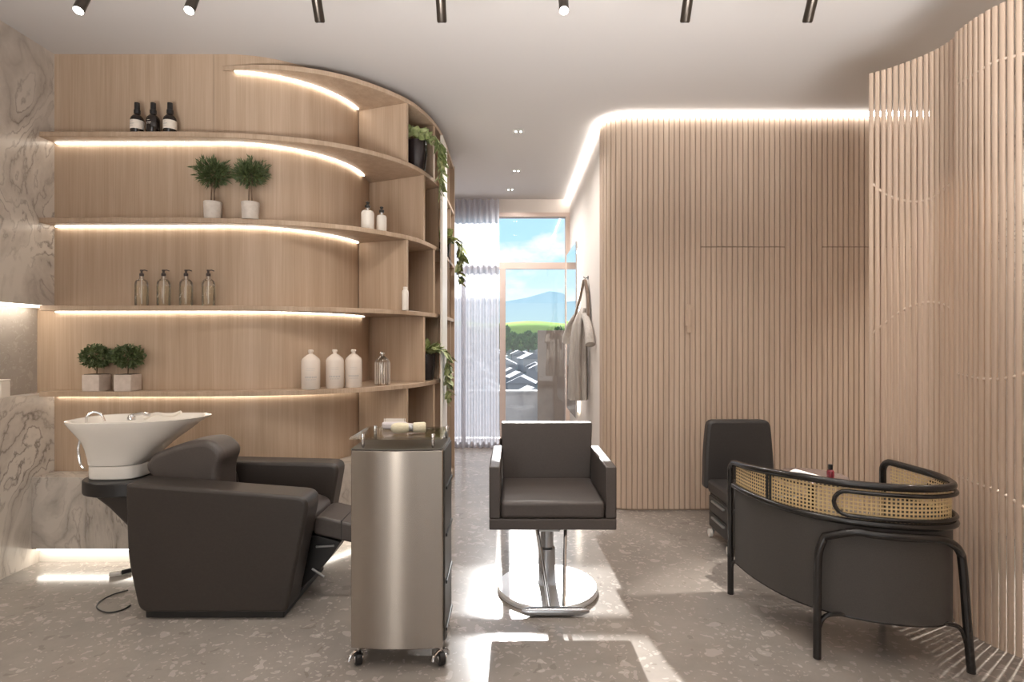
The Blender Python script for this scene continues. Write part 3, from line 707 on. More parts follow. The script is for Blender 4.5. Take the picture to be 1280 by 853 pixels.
# ------------------------------------------------------------------ backwash chair with basin
bw = thing('backwash_chair', 'dark brown leather salon wash armchair with a white basin, beside the marble wall', 'chair', (-1.45,2.87,0))
def round_poly(poly, rads, n=6):
    out = []
    m = len(poly)
    for i in range(m):
        p = Vector(poly[i]); a = (Vector(poly[i-1])-p); b = (Vector(poly[(i+1)%m])-p); r = min(rads[i], a.length*0.49, b.length*0.49)
        if r <= 0: out.append(tuple(p)); continue
        a = p+a.normalized()*r; b = p+b.normalized()*r
        for k in range(n+1):
            s = k/n; q = a*(1-s)**2+p*2*s*(1-s)+b*s*s; out.append(tuple(q))
    return out
armp = round_poly([(-1.80,0.638),(-0.94,0.572),(-1.05,0.035),(-1.735,0.035),(-1.79,0.28)], [0.025,0.07,0.02,0.05,0.1])
def arm(y0, y1):
    o = obj('armrest', prism_y(BM(), armp, y0, y1), 'leather', bw, bevel=0.028, seg=4, smooth=50); return o
arm(2.565, 2.735)
arm2 = round_poly([(-1.66,0.645),(-0.945,0.628),(-1.05,0.035),(-1.74,0.035),(-1.79,0.28)], [0.025,0.06,0.02,0.05,0.1])
obj('armrest', prism_y(BM(), arm2, 3.02, 3.165), 'leather', bw, bevel=0.028, seg=4, smooth=50)
obj('base', box(BM(), -1.72, -1.07, 2.59, 3.14, 0.0, 0.034), 'black', bw, bevel=0.004)
seat = round_poly([(-1.62,0.44),(-1.05,0.47),(-0.985,0.44),(-0.99,0.34),(-1.6,0.30)], [0.02,0.05,0.05,0.03,0.02])
obj('seat', prism_y(BM(), seat, 2.74, 3.015), 'leather2', bw, bevel=0.02, seg=3, smooth=50)
# backrest with bolster
back = round_poly([(-1.745,0.560),(-1.835,0.665),(-1.80,0.735),(-1.62,0.80),(-1.50,0.808),(-1.432,0.735),(-1.465,0.66),(-1.465,0.50),(-1.6,0.45)], [0.02,0.03,0.08,0.12,0.07,0.06,0.04,0.03,0.03])
bk = obj('backrest', prism_y(BM(), back, 2.745, 2.955), 'leather2', bw, bevel=0.06, seg=6, smooth=60)
low = round_poly([(-1.72,0.45),(-1.76,0.60),(-1.66,0.70),(-1.58,0.70),(-1.50,0.60),(-1.47,0.45)], [0.02,0.05,0.05,0.05,0.05,0.02])
obj('back_support', prism_y(BM(), low, 2.956, 3.015), 'leather', bw, bevel=0.015, seg=3)
fr = round_poly([(-0.99,0.415),(-0.95,0.425),(-0.66,0.355),(-0.64,0.29),(-0.68,0.265),(-0.99,0.335)], [0.02,0.02,0.04,0.03,0.03,0.02])
fo = obj('footrest', prism_y(BM(), fr, 2.75, 3.01), 'leather2', bw, bevel=0.02, seg=3, smooth=50)
obj('cushion_seam', box(BM(), -0.852,-0.848, 2.749, 3.011, 0.30, 0.404), 'black', fo)
mech = round_poly([(-1.62,0.30),(-0.98,0.325),(-0.86,0.29),(-0.92,0.20),(-1.05,0.06),(-1.62,0.06)], [0.0]*6)
obj('mechanism', prism_y(BM(), mech, 2.77, 2.99), 'black', bw, bevel=0.005)
for p, q in (((-0.98,2.762,0.27),(-0.89,2.762,0.275)), ((-1.0,2.762,0.16),(-0.94,2.762,0.12))): obj('hinge_bar', tube(BM(), [p, q], 0.006, 10), 'grey', bw, label='steel hinge bar under the footrest')
# bracket that carries the basin
bm = BM(); n = 24
top = [(-2.00+0.20*math.cos(a)*(1 if math.cos(a) < 0 else 1.0), 2.87+0.165*math.sin(a)) for a in [2*PI*i/n for i in range(n)]]
prism(bm, top, 0.528, 0.598); obj('basin_plate', bm, 'black', bw, bevel=0.006, label='dark oval plate under the basin')
bm = BM(); br = [(-2.12,0.527),(-1.815,0.527),(-1.815,0.24),(-1.90,0.33),(-2.03,0.46)]
prism_y(bm, br, 2.77, 2.97); obj('basin_bracket', bm, 'leather', bw, bevel=0.02, seg=3)
def outline(x0, x1, hw, tip, n=40):
    pts = []; xc = x0+(x1-x0)*0.42
    for i in range(n):
        a = 2*PI*i/n; c, s = math.cos(a), math.sin(a)
        if c >= 0: x = xc+(x1-xc)*abs(c)**(0.75); y = hw*(abs(s)**(tip))*(1 if s >= 0 else -1)
        else: x = xc-(xc-x0)*abs(c)**0.7; y = hw*(abs(s)**0.62)*(1 if s >= 0 else -1)
        pts.append((x, 2.885+y))
    return pts
lev = [(0.600,-2.165,-1.905,0.115,0.55),(0.668,-2.165,-1.905,0.115,0.55)]
bm = BM(); prev = None
def loft(bm, levels, cap0=True, cap1=True):
    rings = [[bm.verts.new((x,y,l[0]+ (l[5]*((x-l[1])/(l[2]-l[1]))**2 if len(l) > 5 else 0))) for x, y in outline(*l[1:5])] for l in levels]
    for a, b in zip(rings, rings[1:]):
        m = len(a)
        for i in range(m): bm.faces.new((a[i], a[(i+1)%m], b[(i+1)%m], b[i]))
    if cap0: bm.faces.new(rings[0][::-1])
    if cap1: bm.faces.new(rings[-1])
    bmesh.ops.recalc_face_normals(bm, faces=bm.faces); return bm
obj('basin_base', loft(BM(), lev), 'ceramic', bw, bevel=0.006, smooth=60, label='white block under the basin')
L = [(0.672,-2.168,-1.90,0.118,0.55),(0.70,-2.172,-1.875,0.122,0.55),(0.75,-2.18,-1.82,0.138,0.58),(0.79,-2.192,-1.77,0.155,0.62),(0.83,-2.22,-1.71,0.172,0.68),(0.865,-2.25,-1.655,0.185,0.78,0.006),(0.888,-2.268,-1.60,0.192,0.9,0.012),
     (0.895,-2.270,-1.59,0.192,0.9,0.014),(0.897,-2.262,-1.60,0.186,0.9,0.014),(0.892,-2.245,-1.625,0.172,0.85,0.012),(0.85,-2.20,-1.70,0.145,0.7),(0.80,-2.15,-1.80,0.115,0.6),(0.775,-2.10,-1.87,0.08,0.6)]
ba = obj('basin', loft(BM(), L), 'ceramic', bw, smooth=60, label='white ceramic basin')
bm = BM(); tube(bm, catmull([(-2.16,2.80,0.885),(-2.155,2.80,0.92),(-2.13,2.81,0.938),(-2.10,2.82,0.925),(-2.085,2.825,0.89)], 6), 0.006, 10); obj('tap', bm, 'chrome', bw, label='chrome tap')
bm = BM(); lathe(bm, [(0.02,0),(0.02,0.012),(0.012,0.03),(0,0.034)], -2.02, 2.93, 0.88, 16); tube(bm, [(-2.02,2.93,0.90),(-1.97,2.94,0.915),(-1.93,2.94,0.905)], 0.009, 10); obj('mixer', bm, 'chrome', bw, label='chrome mixer tap')
bm = BM(); tube(bm, catmull([(-1.99,2.99,0.88),(-1.93,2.99,0.905),(-1.85,2.985,0.898),(-1.79,2.985,0.915)], 5), 0.009, 10); obj('hand_shower', bm, 'white', bw, label='white hand shower')
bm = BM(); tube(bm, catmull([(-2.19,2.80,0.80),(-2.20,2.80,0.75),(-2.19,2.80,0.68),(-2.165,2.79,0.655)], 6), 0.006, 8); tube(bm, catmull([(-2.18,2.86,0.78),(-2.195,2.86,0.70),(-2.17,2.86,0.65)], 6), 0.006, 8); obj('water_hose', bm, 'chrome', bw, label='chrome hoses')
# power cord
t = thing('power_cord', 'thin black power cord looped on the floor behind the wash chair', 'cord', (-1.95,2.75,0))
def fl(px, py, z=0.004): d = (EYE-z)*F/(py-426.5); return ((px-640)*d/F, d, z)
pts = [fl(172,755), fl(160,738), fl(140,744), fl(124,753), fl(122,761), fl(135,766), fl(152,763), fl(164,757)]
pts[0] = (-1.735, 2.68, 0.004); pts[1] = fl(160,738); pts[-1] = fl(163,757)
obj('cable', tube(BM(), catmull(pts[1:], 6), 0.0035, 8), 'black', t)
a = Vector(fl(152,716,0.014)); b = Vector(fl(164,713,0.014)); c = Vector(fl(137,718,0.014))
obj('plug', tube(BM(), [tuple(a), tuple(b)], 0.013, 12), 'black', t, label='black plug')
obj('adapter', tube(BM(), [tuple(c), tuple(a)], 0.013, 12), 'white', t, label='white adapter')

# ------------------------------------------------------------------ trolley
TX0, TX1, TY0, TY1 = -0.638, -0.2735, 2.17, 2.445
tr = thing('salon_trolley', 'tall bronze metal salon trolley on casters with a glass shelf on top', 'trolley', ((TX0+TX1)/2, 2.3, 0))
bm = BM(); n = 22; cxm = (TX0+TX1)/2; hw = (TX1-TX0)/2
front = [(TX0+(TX1-TX0)*i/n, TY0+0.015*((TX0+(TX1-TX0)*i/n-cxm)/hw)**2) for i in range(n+1)]
poly = front + [(TX1, TY1), (TX0, TY1)]
prism(bm, poly, 0.084, 0.868); obj('cabinet_body', bm, 'bronze', tr, bevel=0.004, smooth=30)
obj('top_plate', prism(BM(), [(x, y-0.001) for x, y in front] + [(TX1, TY1), (TX0, TY1)], 0.8685, 0.874), 'bronze_dark', tr, bevel=0.002)
bm = BM(); box(bm, TX1+0.0005, TX1+0.006, TY0+0.04, TY1-0.005, 0.10, 0.862); sp = obj('side_panel', bm, 'bronze_dark', tr, label='darker side panel')
for z in (0.13, 0.32, 0.51, 0.70):
    bm = BM(); box(bm, TX1+0.0065, TX1+0.012, TY0+0.06, TY1-0.015, z, z+0.012); obj('drawer_pull', bm, 'black', sp)
def caster(parent, x, y, r=0.028, mat='black', rot=0.5):
    bm = BM(); w = 0.014
    m = Matrix.Rotation(PI/2,3,'Y'); lathe(bm, [(0,-w),(r*0.8,-w),(r,-w*0.7),(r,w*0.7),(r*0.8,w),(0,w)], n=24)
    bmesh.ops.rotate(bm, verts=bm.verts, cent=(0,0,0), matrix=Matrix.Rotation(rot,3,'Z') @ m); bmesh.ops.translate(bm, verts=bm.verts, vec=(x,y,r+0.001))
    c = obj('caster', bm, mat, parent, smooth=40)
    bm = BM(); lathe(bm, [(0,-w-0.004),(r*0.62,-w-0.004),(r*0.62,w+0.004),(0,w+0.004)], n=20)
    bmesh.ops.rotate(bm, verts=bm.verts, cent=(0,0,0), matrix=Matrix.Rotation(rot,3,'Z') @ m); bmesh.ops.translate(bm, verts=bm.verts, vec=(x,y,r+0.001))
    tube(bm, [(x,y,r*1.9),(x,y,0.083)], 0.007, 10)
    pts = []
    for k in range(9):
        a = PI*k/8; pts.append((x+math.cos(a)*(r+0.004)*math.sin(rot+PI/2), y+math.cos(a)*(r+0.004)*math.cos(rot), r+0.001+math.sin(a)*(r+0.004)))
    tube(bm, pts, 0.006, 8)
    obj('fork', bm, 'chrome', c, label='chrome fork')
for x, y in ((TX0+0.02, TY0+0.045), (TX1-0.012, TY0+0.045), (TX0+0.03, TY1-0.04), (TX1-0.03, TY1-0.04)): caster(tr, x, y)
gl = obj('glass_shelf', box(BM(), TX0-0.006, TX1-0.004, TY0+0.012, TY1+0.02, 0.9095, 0.9175), 'tray', tr, bevel=0.0015, label='clear glass shelf')
for x, y in ((TX0+0.043, TY0+0.035), (TX1-0.042, TY0+0.035), (TX0+0.04, TY1-0.03), (TX1-0.012, TY1-0.03)):
    obj('post', lathe(BM(), [(0.004,0.8745),(0.0075,0.882),(0.0075,0.925),(0.006,0.93),(0,0.931)], x, y, 0, 16), 'chrome', tr, label='chrome post')
ztr = 0.918
t = thing('hairbrush', 'pale lilac grey hairbrush lying bristles up on the glass shelf', 'brush', (-0.515,2.40,ztr))
bm = BM(); n = 28
o_ = [(-0.51+0.055*math.cos(2*PI*i/n), 2.40+0.028*math.sin(2*PI*i/n)) for i in range(n)]
prism(bm, o_, ztr+0.0005, ztr+0.03); obj('brush_head', bm, 'lilac', t, bevel=0.009, seg=3)
bm = BM()
for i in range(12):
    for j in range(4):
        x, y = -0.555+i*0.0082, 2.385+j*0.01
        if ((x+0.51)/0.05)**2+((y-2.40)/0.024)**2 < 1: tube(bm, [(x,y,ztr+0.029),(x,y,ztr+0.045)], 0.0011, 5)
b_ = obj('bristles', bm, 'white', t); b_['kind'] = 'stuff'
obj('handle', tube(BM(), [(-0.459,2.405,ztr+0.014),(-0.42,2.41,ztr+0.012),(-0.385,2.418,ztr+0.0105)], 0.009, 12, radii=[0.012,0.008,0.009]), 'lilac', t)
t = thing('neck_brush', 'cream neck brush with a cylindrical handle lying on the glass shelf', 'brush', (-0.43,2.29,ztr))
d = Vector((1,0.16,0)).normalized(); p0 = Vector((-0.498,2.27,ztr+0.0235))
obj('bristle_head', tube(BM(), [tuple(p0+d*s) for s in (0,0.004,0.015,0.03,0.055,0.072)], 0.02, 18, radii=[0.008,0.014,0.0205,0.0225,0.0215,0.017]), 'cream', t, label='cream bristles')
obj('collar', tube(BM(), [tuple(p0+d*s) for s in (0.0725,0.078,0.086,0.090)], 0.014, 18, radii=[0.016,0.0135,0.0135,0.016]), 'grey', t, label='grey metal collar')
obj('handle', tube(BM(), [tuple(p0+d*s) for s in (0.0905,0.094,0.135,0.142)], 0.02, 18, radii=[0.019,0.0215,0.0225,0.019]), 'cream', t)

# ------------------------------------------------------------------ styling chair
SX = 0.195
ch = thing('styling_chair', 'square brown leather salon styling chair on a round steel base', 'chair', (SX,2.89,0))
yf, yb = 2.63, 3.17
for s in (-1, 1):
    x0, x1 = (SX-0.304, SX-0.251) if s < 0 else (SX+0.251, SX+0.304)
    obj('armrest', box(BM(), x0, x1, yf, yb, 0.452, 0.70), 'leather2', ch, bevel=0.006, seg=2)
obj('seat_frame', box(BM(), SX-0.304, SX+0.304, yf, yb, 0.398, 0.4515), 'leather2', ch, bevel=0.006)
obj('seat_cushion', box(BM(), SX-0.2485, SX+0.2485, yf-0.004, 3.095, 0.4525, 0.535), 'leather2', ch, bevel=0.018, seg=4, smooth=50)
bm = BM(); prism_y(bm, [(SX-0.2485,0.4525),(SX+0.2485,0.4525),(SX+0.2485,0.60),(SX+0.255,0.84),(SX-0.255,0.84),(SX-0.2485,0.60)], 3.10, 3.165); obj('backrest', bm, 'leather2', ch, bevel=0.006)
obj('column', lathe(BM(), [(0.05,0.034),(0.046,0.05),(0.042,0.22),(0.034,0.23),(0.034,0.33)], SX-0.012, 2.89, 0, 28), 'grey_steel', ch, label='steel lift column')
obj('mounting_block', box(BM(), SX-0.07, SX+0.05, 2.80, 2.98, 0.33, 0.397), 'grey', ch, bevel=0.006)
obj('foot_plate', lathe(BM(), [(0.258,0.001),(0.262,0.004),(0.262,0.018),(0.254,0.028),(0.06,0.034),(0,0.034)], SX-0.01, 2.89, 0, 64), 'satin', ch, label='round polished steel base')
bm = BM(); tube(bm, [(SX+0.075,2.78,0.40),(SX+0.05,2.612,0.045)], 0.009, 10); tube(bm, [(SX-0.075,2.78,0.40),(SX-0.02,2.612,0.045)], 0.009, 10); obj('footrest_rod', bm, 'chrome', ch, label='two thin steel rods')
bm = BM(); tube(bm, [(SX-0.15,2.605,0.026),(SX-0.11,2.605,0.024),(SX+0.13,2.605,0.024),(SX+0.17,2.605,0.026)], 0.02, 14, radii=[0.008,0.02,0.02,0.008]); obj('footrest', bm, 'grey_steel', ch, label='steel footrest bar')
bm = BM(); lathe(bm, [(0.012,0),(0.012,0.02),(0,0.022)], SX+0.064, 2.79, 0.36, 12); obj('lever_knob', bm, 'black', ch)

# ------------------------------------------------------------------ low dark chair with drawers
st = thing('pedicure_stool', 'low charcoal padded stool with a backrest and drawers on white casters', 'stool', (1.54,3.5,0))
obj('cabinet', box(BM(), 1.325, 1.755, 3.30, 3.70, 0.062, 0.285), 'drawer', st, bevel=0.006)
for z0, z1 in ((0.075,0.168),(0.178,0.275)):
    dr = obj('drawer', box(BM(), 1.313, 1.3245, 3.32, 3.68, z0, z1), 'drawer', st, bevel=0.004)
    obj('handle', box(BM(), 1.296, 1.3125, 3.40, 3.60, z1-0.026, z1-0.012), 'grey', dr, bevel=0.003)
obj('seat', box(BM(), 1.315, 1.765, 3.29, 3.715, 0.287, 0.375), 'stool', st, bevel=0.02, seg=3)
bm = BM(); bp = round_poly([(1.30,0.30),(1.78,0.30),(1.765,0.55),(1.745,0.765),(1.325,0.765),(1.305,0.55)], [0.03,0.03,0.1,0.05,0.05,0.1])
prism_y(bm, bp, 3.72, 3.80); obj('backrest', bm, 'stool', st, bevel=0.02, seg=3, smooth=50)
for x, y in ((1.335,3.665),(1.335,3.345),(1.745,3.665),(1.745,3.345)):
    bm = BM(); r = 0.026; lathe(bm, [(0,-0.01),(r,-0.01),(r,0.01),(0,0.01)], n=20)
    bmesh.ops.rotate(bm, verts=bm.verts, cent=(0,0,0), matrix=Matrix.Rotation(PI/2,3,'Y')); bmesh.ops.translate(bm, verts=bm.verts, vec=(x-0.018 if x < 1.5 else x,y,r+0.001))
    c = obj('caster', bm, 'white', st, label='white caster wheel')
    obj('fork', box(BM(), x-0.006 if x < 1.5 else x-0.024, x+0.006 if x < 1.5 else x-0.012, y-0.008, y+0.008, r, 0.061), 'grey', c)

# ------------------------------------------------------------------ round side table with magazines and nail polish
tx, ty, tz = 1.655, 3.045, 0.56
t = thing('side_table', 'small round dark side table behind the cane chair', 'table', (tx,ty,0))
obj('table_top', lathe(BM(), [(0.17,tz-0.022),(0.178,tz-0.016),(0.178,tz-0.004),(0.174,tz)], tx, ty, 0, 48), 'table', t)
obj('pedestal', lathe(BM(), [(0.02,0.02),(0.02,tz-0.0225)], tx, ty, 0, 20), 'blackwood', t)
obj('base', lathe(BM(), [(0.13,0.0005),(0.13,0.012),(0.03,0.02),(0.0,0.02)], tx, ty, 0, 40), 'blackwood', t)
mg = thing('open_magazine', 'open magazine with pale pages on the round side table', 'magazine', (1.58,3.0,tz))
for s in (-1, 1):
    bm = BM(); n = 8
    lo = [(1.565+s*0.11*i/n, tz+0.0012+0.016*math.sin(PI*min(i/n*1.15,1))) for i in range(n+1)]
    rows_ = [[bm.verts.new((x, y, z)) for x, z in lo] for y in (2.94, 3.09)]
    for i in range(n): bm.faces.new((rows_[0][i], rows_[0][i+1], rows_[1][i+1], rows_[1][i]))
    r_ = bmesh.ops.extrude_face_region(bm, geom=list(bm.faces)); 
    bmesh.ops.translate(bm, verts=[v for v in r_['geom'] if isinstance(v, bmesh.types.BMVert)], vec=(0,0,0.003))
    bmesh.ops.rotate(bm, verts=bm.verts, cent=(1.565,3.015,tz), matrix=Matrix.Rotation(0.3,3,'Z'))
    obj('page', bm, 'paper', mg, smooth=60)
pb = thing('polish_bottle', 'dark red nail polish bottle on the round side table', 'bottle', (1.722,2.985,tz))
obj('bottle_body', lathe(BM(), [(0.017,0.0005),(0.019,0.003),(0.019,0.034),(0.014,0.042),(0.008,0.045)], 1.722, 2.985, tz, 20), 'red', pb)
obj('cap', lathe(BM(), [(0.0095,0.0455),(0.0115,0.047),(0.0115,0.072),(0,0.073)], 1.722, 2.985, tz, 16), 'black', pb, label='black cap')

# ------------------------------------------------------------------ cane-backed tub chair seen from behind
tub = thing('cane_armchair', 'curved armchair with a charcoal shell, black bentwood frame and woven cane back', 'armchair', (1.5,2.4,0))
cl = catmull([(1.124,2.78,0),(1.14,2.60,0),(1.205,2.40,0),(1.33,2.255,0),(1.50,2.175,0),(1.66,2.16,0),(1.77,2.215,0),(1.82,2.36,0),(1.815,2.50,0),(1.80,2.63,0)], 8)
cl = resample(cl, 0.02)
c2 = [(p.x, p.y) for p in cl]
def off(d): return offset2(c2, -d)        # + = outwards (towards the viewer)
def band(bm, path, zlo, zhi, uv=False):
    cols = []; s = 0; lay = bm.loops.layers.uv.new('UVMap') if uv else None; S = []
    for i, (x, y) in enumerate(path):
        if i: s += math.hypot(x-path[i-1][0], y-path[i-1][1])
        S.append(s); zz = zhi(i) if callable(zhi) else zhi; zl = zlo(i) if callable(zlo) else zlo
        cols.append((bm.verts.new((x,y,zl)), bm.verts.new((x,y,zz))))
    for i in range(len(cols)-1):
        f = bm.faces.new((cols[i][0], cols[i+1][0], cols[i+1][1], cols[i][1]))
        if uv:
            for l, (ss, v) in zip(f.loops, ((S[i], cols[i][0]), (S[i+1], cols[i+1][0]), (S[i+1], cols[i+1][1]), (S[i], cols[i][1]))): l[lay].uv = (ss, v.co.z)
    return bm
nC = len(c2)
def sgn_out():
    o = offset2(c2, -0.02); mid = nC//2
    return 1 if o[mid][1] < c2[mid][1] else -1
SG = sgn_out()
def off(d): return offset2(c2, -SG*d)
shell = off(0.0) + off(-0.035)[::-1]
obj('shell', prism(BM(), shell, 0.185, 0.565), 'shell', tub, smooth=60)
obj('shell_trim', tube(BM(), [(x, y, 0.183) for x, y in off(-0.008)], 0.008, 8), 'blackwood', tub)
seatp = off(-0.037)
obj('seat_cushion', prism(BM(), seatp, 0.20, 0.42), 'stool', tub, bevel=0.02, seg=3)
ZT = 0.722; ZB = 0.572
def zr(i):    # top rail height: dips a little towards the two ends
    u = i/(nC-1); a = 0.684+(ZT-0.684)*min(1, u/0.3); return a if u < 0.5 else ZT+0.0*(u-0.5)
tr_pts = [(x, y, zr(i)) for i, (x, y) in enumerate(off(0.0))]
# the rail turns down at both ends and runs on into the legs
e0 = tr_pts[0]; e1 = tr_pts[-1]
def turn(p, q, z_end):   # p = end of rail, q = the point before it
    d = (Vector(p)-Vector(q)); d.z = 0; d.normalize(); r = 0.05; out = []
    for k in range(1, 7):
        a = PI/2*k/6; out.append(tuple(Vector(p)+d*r*math.sin(a)+Vector((0,0,-r*(1-math.cos(a))))))
    l = Vector(out[-1]); out.append((l.x, l.y, z_end)); return out
rail = turn(e0, tr_pts[1], 0.004)[::-1] + tr_pts + turn(e1, tr_pts[-2], 0.004)
obj('top_rail', tube(BM(), rail, 0.0155, 12), 'blackwood', tub, label='black top rail that turns down into the end legs')
obj('lower_rail', tube(BM(), [(x, y, ZB) for x, y in off(0.008)], 0.0145, 12), 'blackwood', tub)
def ipx(px, far=False):
    best = min(range(nC), key=lambda i: abs(640+F*c2[i][0]/c2[i][1]-px) + (0 if (i > nC*0.62) == far or not far else 999))
    return best
imax = max(range(nC), key=lambda i: c2[i][0]/c2[i][1])
i0, i1, i2 = ipx(962), ipx(1100), imax
cane_path = off(-0.004)
for a, b in ((0, i0), (i0, i1), (i1, i2), (i2, nC-1)):
    seg = cane_path[a:b+1]
    obj('cane_panel', band(BM(), seg, ZB+0.008, lambda i, a=a: zr(a+i)-0.010, uv=True), 'cane', tub, label='woven cane panel')
for i in (i0,):
    x, y = off(0.0)[i]; q = off(0.0)[i+1]
    for k in (-0.35, 0.35):
        xx, yy = x+(q[0]-x)*k*1.4, y+(q[1]-y)*k*1.4
        obj('divider_post', tube(BM(), [(xx,yy,ZB+0.012),(xx,yy,zr(i)-0.012)], 0.0055, 8), 'blackwood', tub)
# rounded frame on the back
po = off(0.012); ia, ib = ipx(1062), ipx(1168)
zl_, zh_ = ZB+0.025, ZT-0.028; zm = (zl_+zh_)/2; rad = (zh_-zl_)/2
mid = po[ia:ib+1]
loop = [(x, y, zh_) for x, y in mid]
def endcap(i, dirn):
    p = Vector(po[i]); q = Vector(po[i+dirn*3]); d = (q-p).normalized(); out = []
    for k in range(1, 8):
        a = PI*k/8; v = p+d*rad*math.sin(a); out.append((v.x, v.y, zm+rad*math.cos(a)))
    return out
loop += endcap(ib, 1) + [(x, y, zl_) for x, y in mid[::-1]] + endcap(ia, -1)[::-1]
obj('back_frame', tube(BM(), loop, 0.0085, 10, closed=True), 'blackwood', tub, label='rounded black frame on the cane back')
# the bent leg frame on the back
pu = off(0.030); ja, jb = ipx(1032), imax-1
A = Vector(pu[ja]); B = Vector(pu[jb]); zt = 0.538; rr = 0.075
fa_ = [(A.x+0.0, A.y-0.0, 0.003)]
legA = Vector((A.x-0.028, A.y-0.005)); legB = Vector((B.x+0.02, B.y-0.02))
arch = [(pu[i][0], pu[i][1], zt) for i in range(ja+5, jb-7)]
left = [(legA.x,legA.y,0.003), (A.x-0.024,A.y,0.22), (A.x-0.02,A.y,0.42), (A.x+0.004,A.y-0.003,0.50)]
cor = [(pu[jb-6][0],pu[jb-6][1],zt-0.003),(pu[jb-4][0],pu[jb-4][1],zt-0.016),(pu[jb-2][0],pu[jb-2][1],zt-0.045)]
right = [(B.x-0.004,B.y-0.002,0.455), (B.x+0.003,B.y-0.006,0.36), (B.x+0.010,B.y-0.01,0.22), (legB.x,legB.y,0.003)]
obj('leg_frame', tube(BM(), catmull(left,6)[:-1] + catmull([left[-1]] + arch[::3] + cor + [right[0]], 4) + catmull(right,6)[1:], 0.0155, 12), 'blackwood', tub, label='bent black tube forming the two back legs')
def bracket(p, q): return obj('leg_bracket', tube(BM(), catmull([p, ((p[0]+q[0])/2+(p[0]-q[0])*0.25, (p[1]+q[1])/2+(p[1]-q[1])*0.25, p[2]+0.075), q], 6), 0.009, 8), 'blackwood', tub)
qa = off(-0.02)
bracket((A.x-0.025,A.y+0.002,0.10), (qa[ja+5][0], qa[ja+5][1], 0.19)); bracket((B.x+0.012,B.y-0.012,0.10), (qa[jb-5][0], qa[jb-5][1], 0.19))
l0 = rail[0]; bracket((l0[0],l0[1],0.10), (qa[2][0], qa[2][1], 0.19))
l1 = rail[-1]; bracket((l1[0],l1[1],0.10), (qa[-3][0], qa[-3][1], 0.19))

# ------------------------------------------------------------------ slat screens
def screen_path(px_list, d0, p):
    out = []; d = d0
    for i, px in enumerate(px_list):
        if i:
            # next slat one pitch away, on the viewer's side
            a = out[-1]; k = (px-640)/F
            # solve |(k*y,y)-a| = p for the smaller y
            A_ = k*k+1; B_ = -2*(k*a[0]+a[1]); C_ = a[0]**2+a[1]**2-p*p
            disc = B_*B_-4*A_*C_
            d = (-B_-math.sqrt(disc))/(2*A_) if disc > 0 else -B_/(2*A_)
        out.append(((px-640)/F*d, d))
    return out
s1x = [1089+7.65*k for k in range(10)]; 
for st_ in (7.2, 6.8, 6.4, 6.0, 5.6, 5.2): s1x.append(s1x[-1]+st_)
s2x = [1197.0]
for st_ in (5.4, 5.4, 5.8, 6.4, 7.2, 8.0, 8.6, 9.4, 10.0, 10.6, 11.2, 11.8, 12, 12, 12, 12, 12): s2x.append(s2x[-1]+st_)
def screen(label, px_list, d0, p, zt, arcs, width=0.0212, depth=0.0165, roundd=False):
    path = screen_path(px_list, d0, p); n = len(path)
    t = thing('slat_screen', label, 'screen', (path[n//2][0], path[n//2][1], 0))
    for i in range(n):
        a = Vector(path[max(i-1,0)]); b = Vector(path[min(i+1,n-1)]); d = (b-a).normalized(); nr = Vector((-d.y, d.x)); c = Vector(path[i])
        q = []
        for k in range(12):
            an = 2*PI*k/12+PI/12; cx_, cy_ = math.cos(an), math.sin(an)
            e = 0.62
            q.append(c+d*width/2*math.copysign(abs(cx_)**e, cx_)+nr*depth/2*math.copysign(abs(cy_)**e, cy_))
        obj('slat', prism(BM(), [(v.x, v.y) for v in q], 0.001, zt), 'screen', t, smooth=50)
    for arc_pts in arcs:
        # spacer rod threaded through the slats; its height follows the curve read at each slat
        pts = []
        for i in range(n):
            px = px_list[i]
            if px < arc_pts[0][0]-6 or px > arc_pts[-1][0]+6: continue
            for (xa, ya), (xb, yb_) in zip(arc_pts, arc_pts[1:]):
                if xa-6.1 <= px <= xb+6.1:
                    u = (px-xa)/(xb-xa); yy = ya+(yb_-ya)*u; d = path[i][1]; pts.append((path[i][0], d, EYE-(yy-426.5)*d/F)); break
        if len(pts) > 1: obj('spacer_rod', tube(BM(), pts, 0.007, 8), 'brass_rod', t, label='thin rod threaded through the slats')
    return path
M['brass_rod'] = principled('pale_spacer', (0.66,0.54,0.44), 0.25)
def qarc(pts, n=14):
    return [(p.x, p.y) for p in catmull([(x, y, 0) for x, y in pts], n)]
ZS = 2.72
P1 = screen('curved screen of thin oak slats standing before the slatted wall', s1x, 2.93, 0.0272, ZS,
       [qarc([(1090,229),(1103,240),(1120,248),(1142,252),(1160,249),(1176,240),(1189,229)]), qarc([(1090,417),(1105,405),(1122,392),(1140,383),(1160,378),(1178,380),(1189,386)])])
P2 = screen('curved screen of thicker looking oak slats nearest the viewer at the edge of the room', s2x, 2.535, 0.0272, ZS,
       [qarc([(1203,102),(1215,95),(1230,85),(1247,76),(1270,70),(1300,62),(1345,60)]), qarc([(1203,468),(1220,472),(1240,474),(1262,472),(1285,466),(1345,450)]), qarc([(1203,597),(1220,604),(1245,613),(1270,628),(1300,650),(1345,690)])])

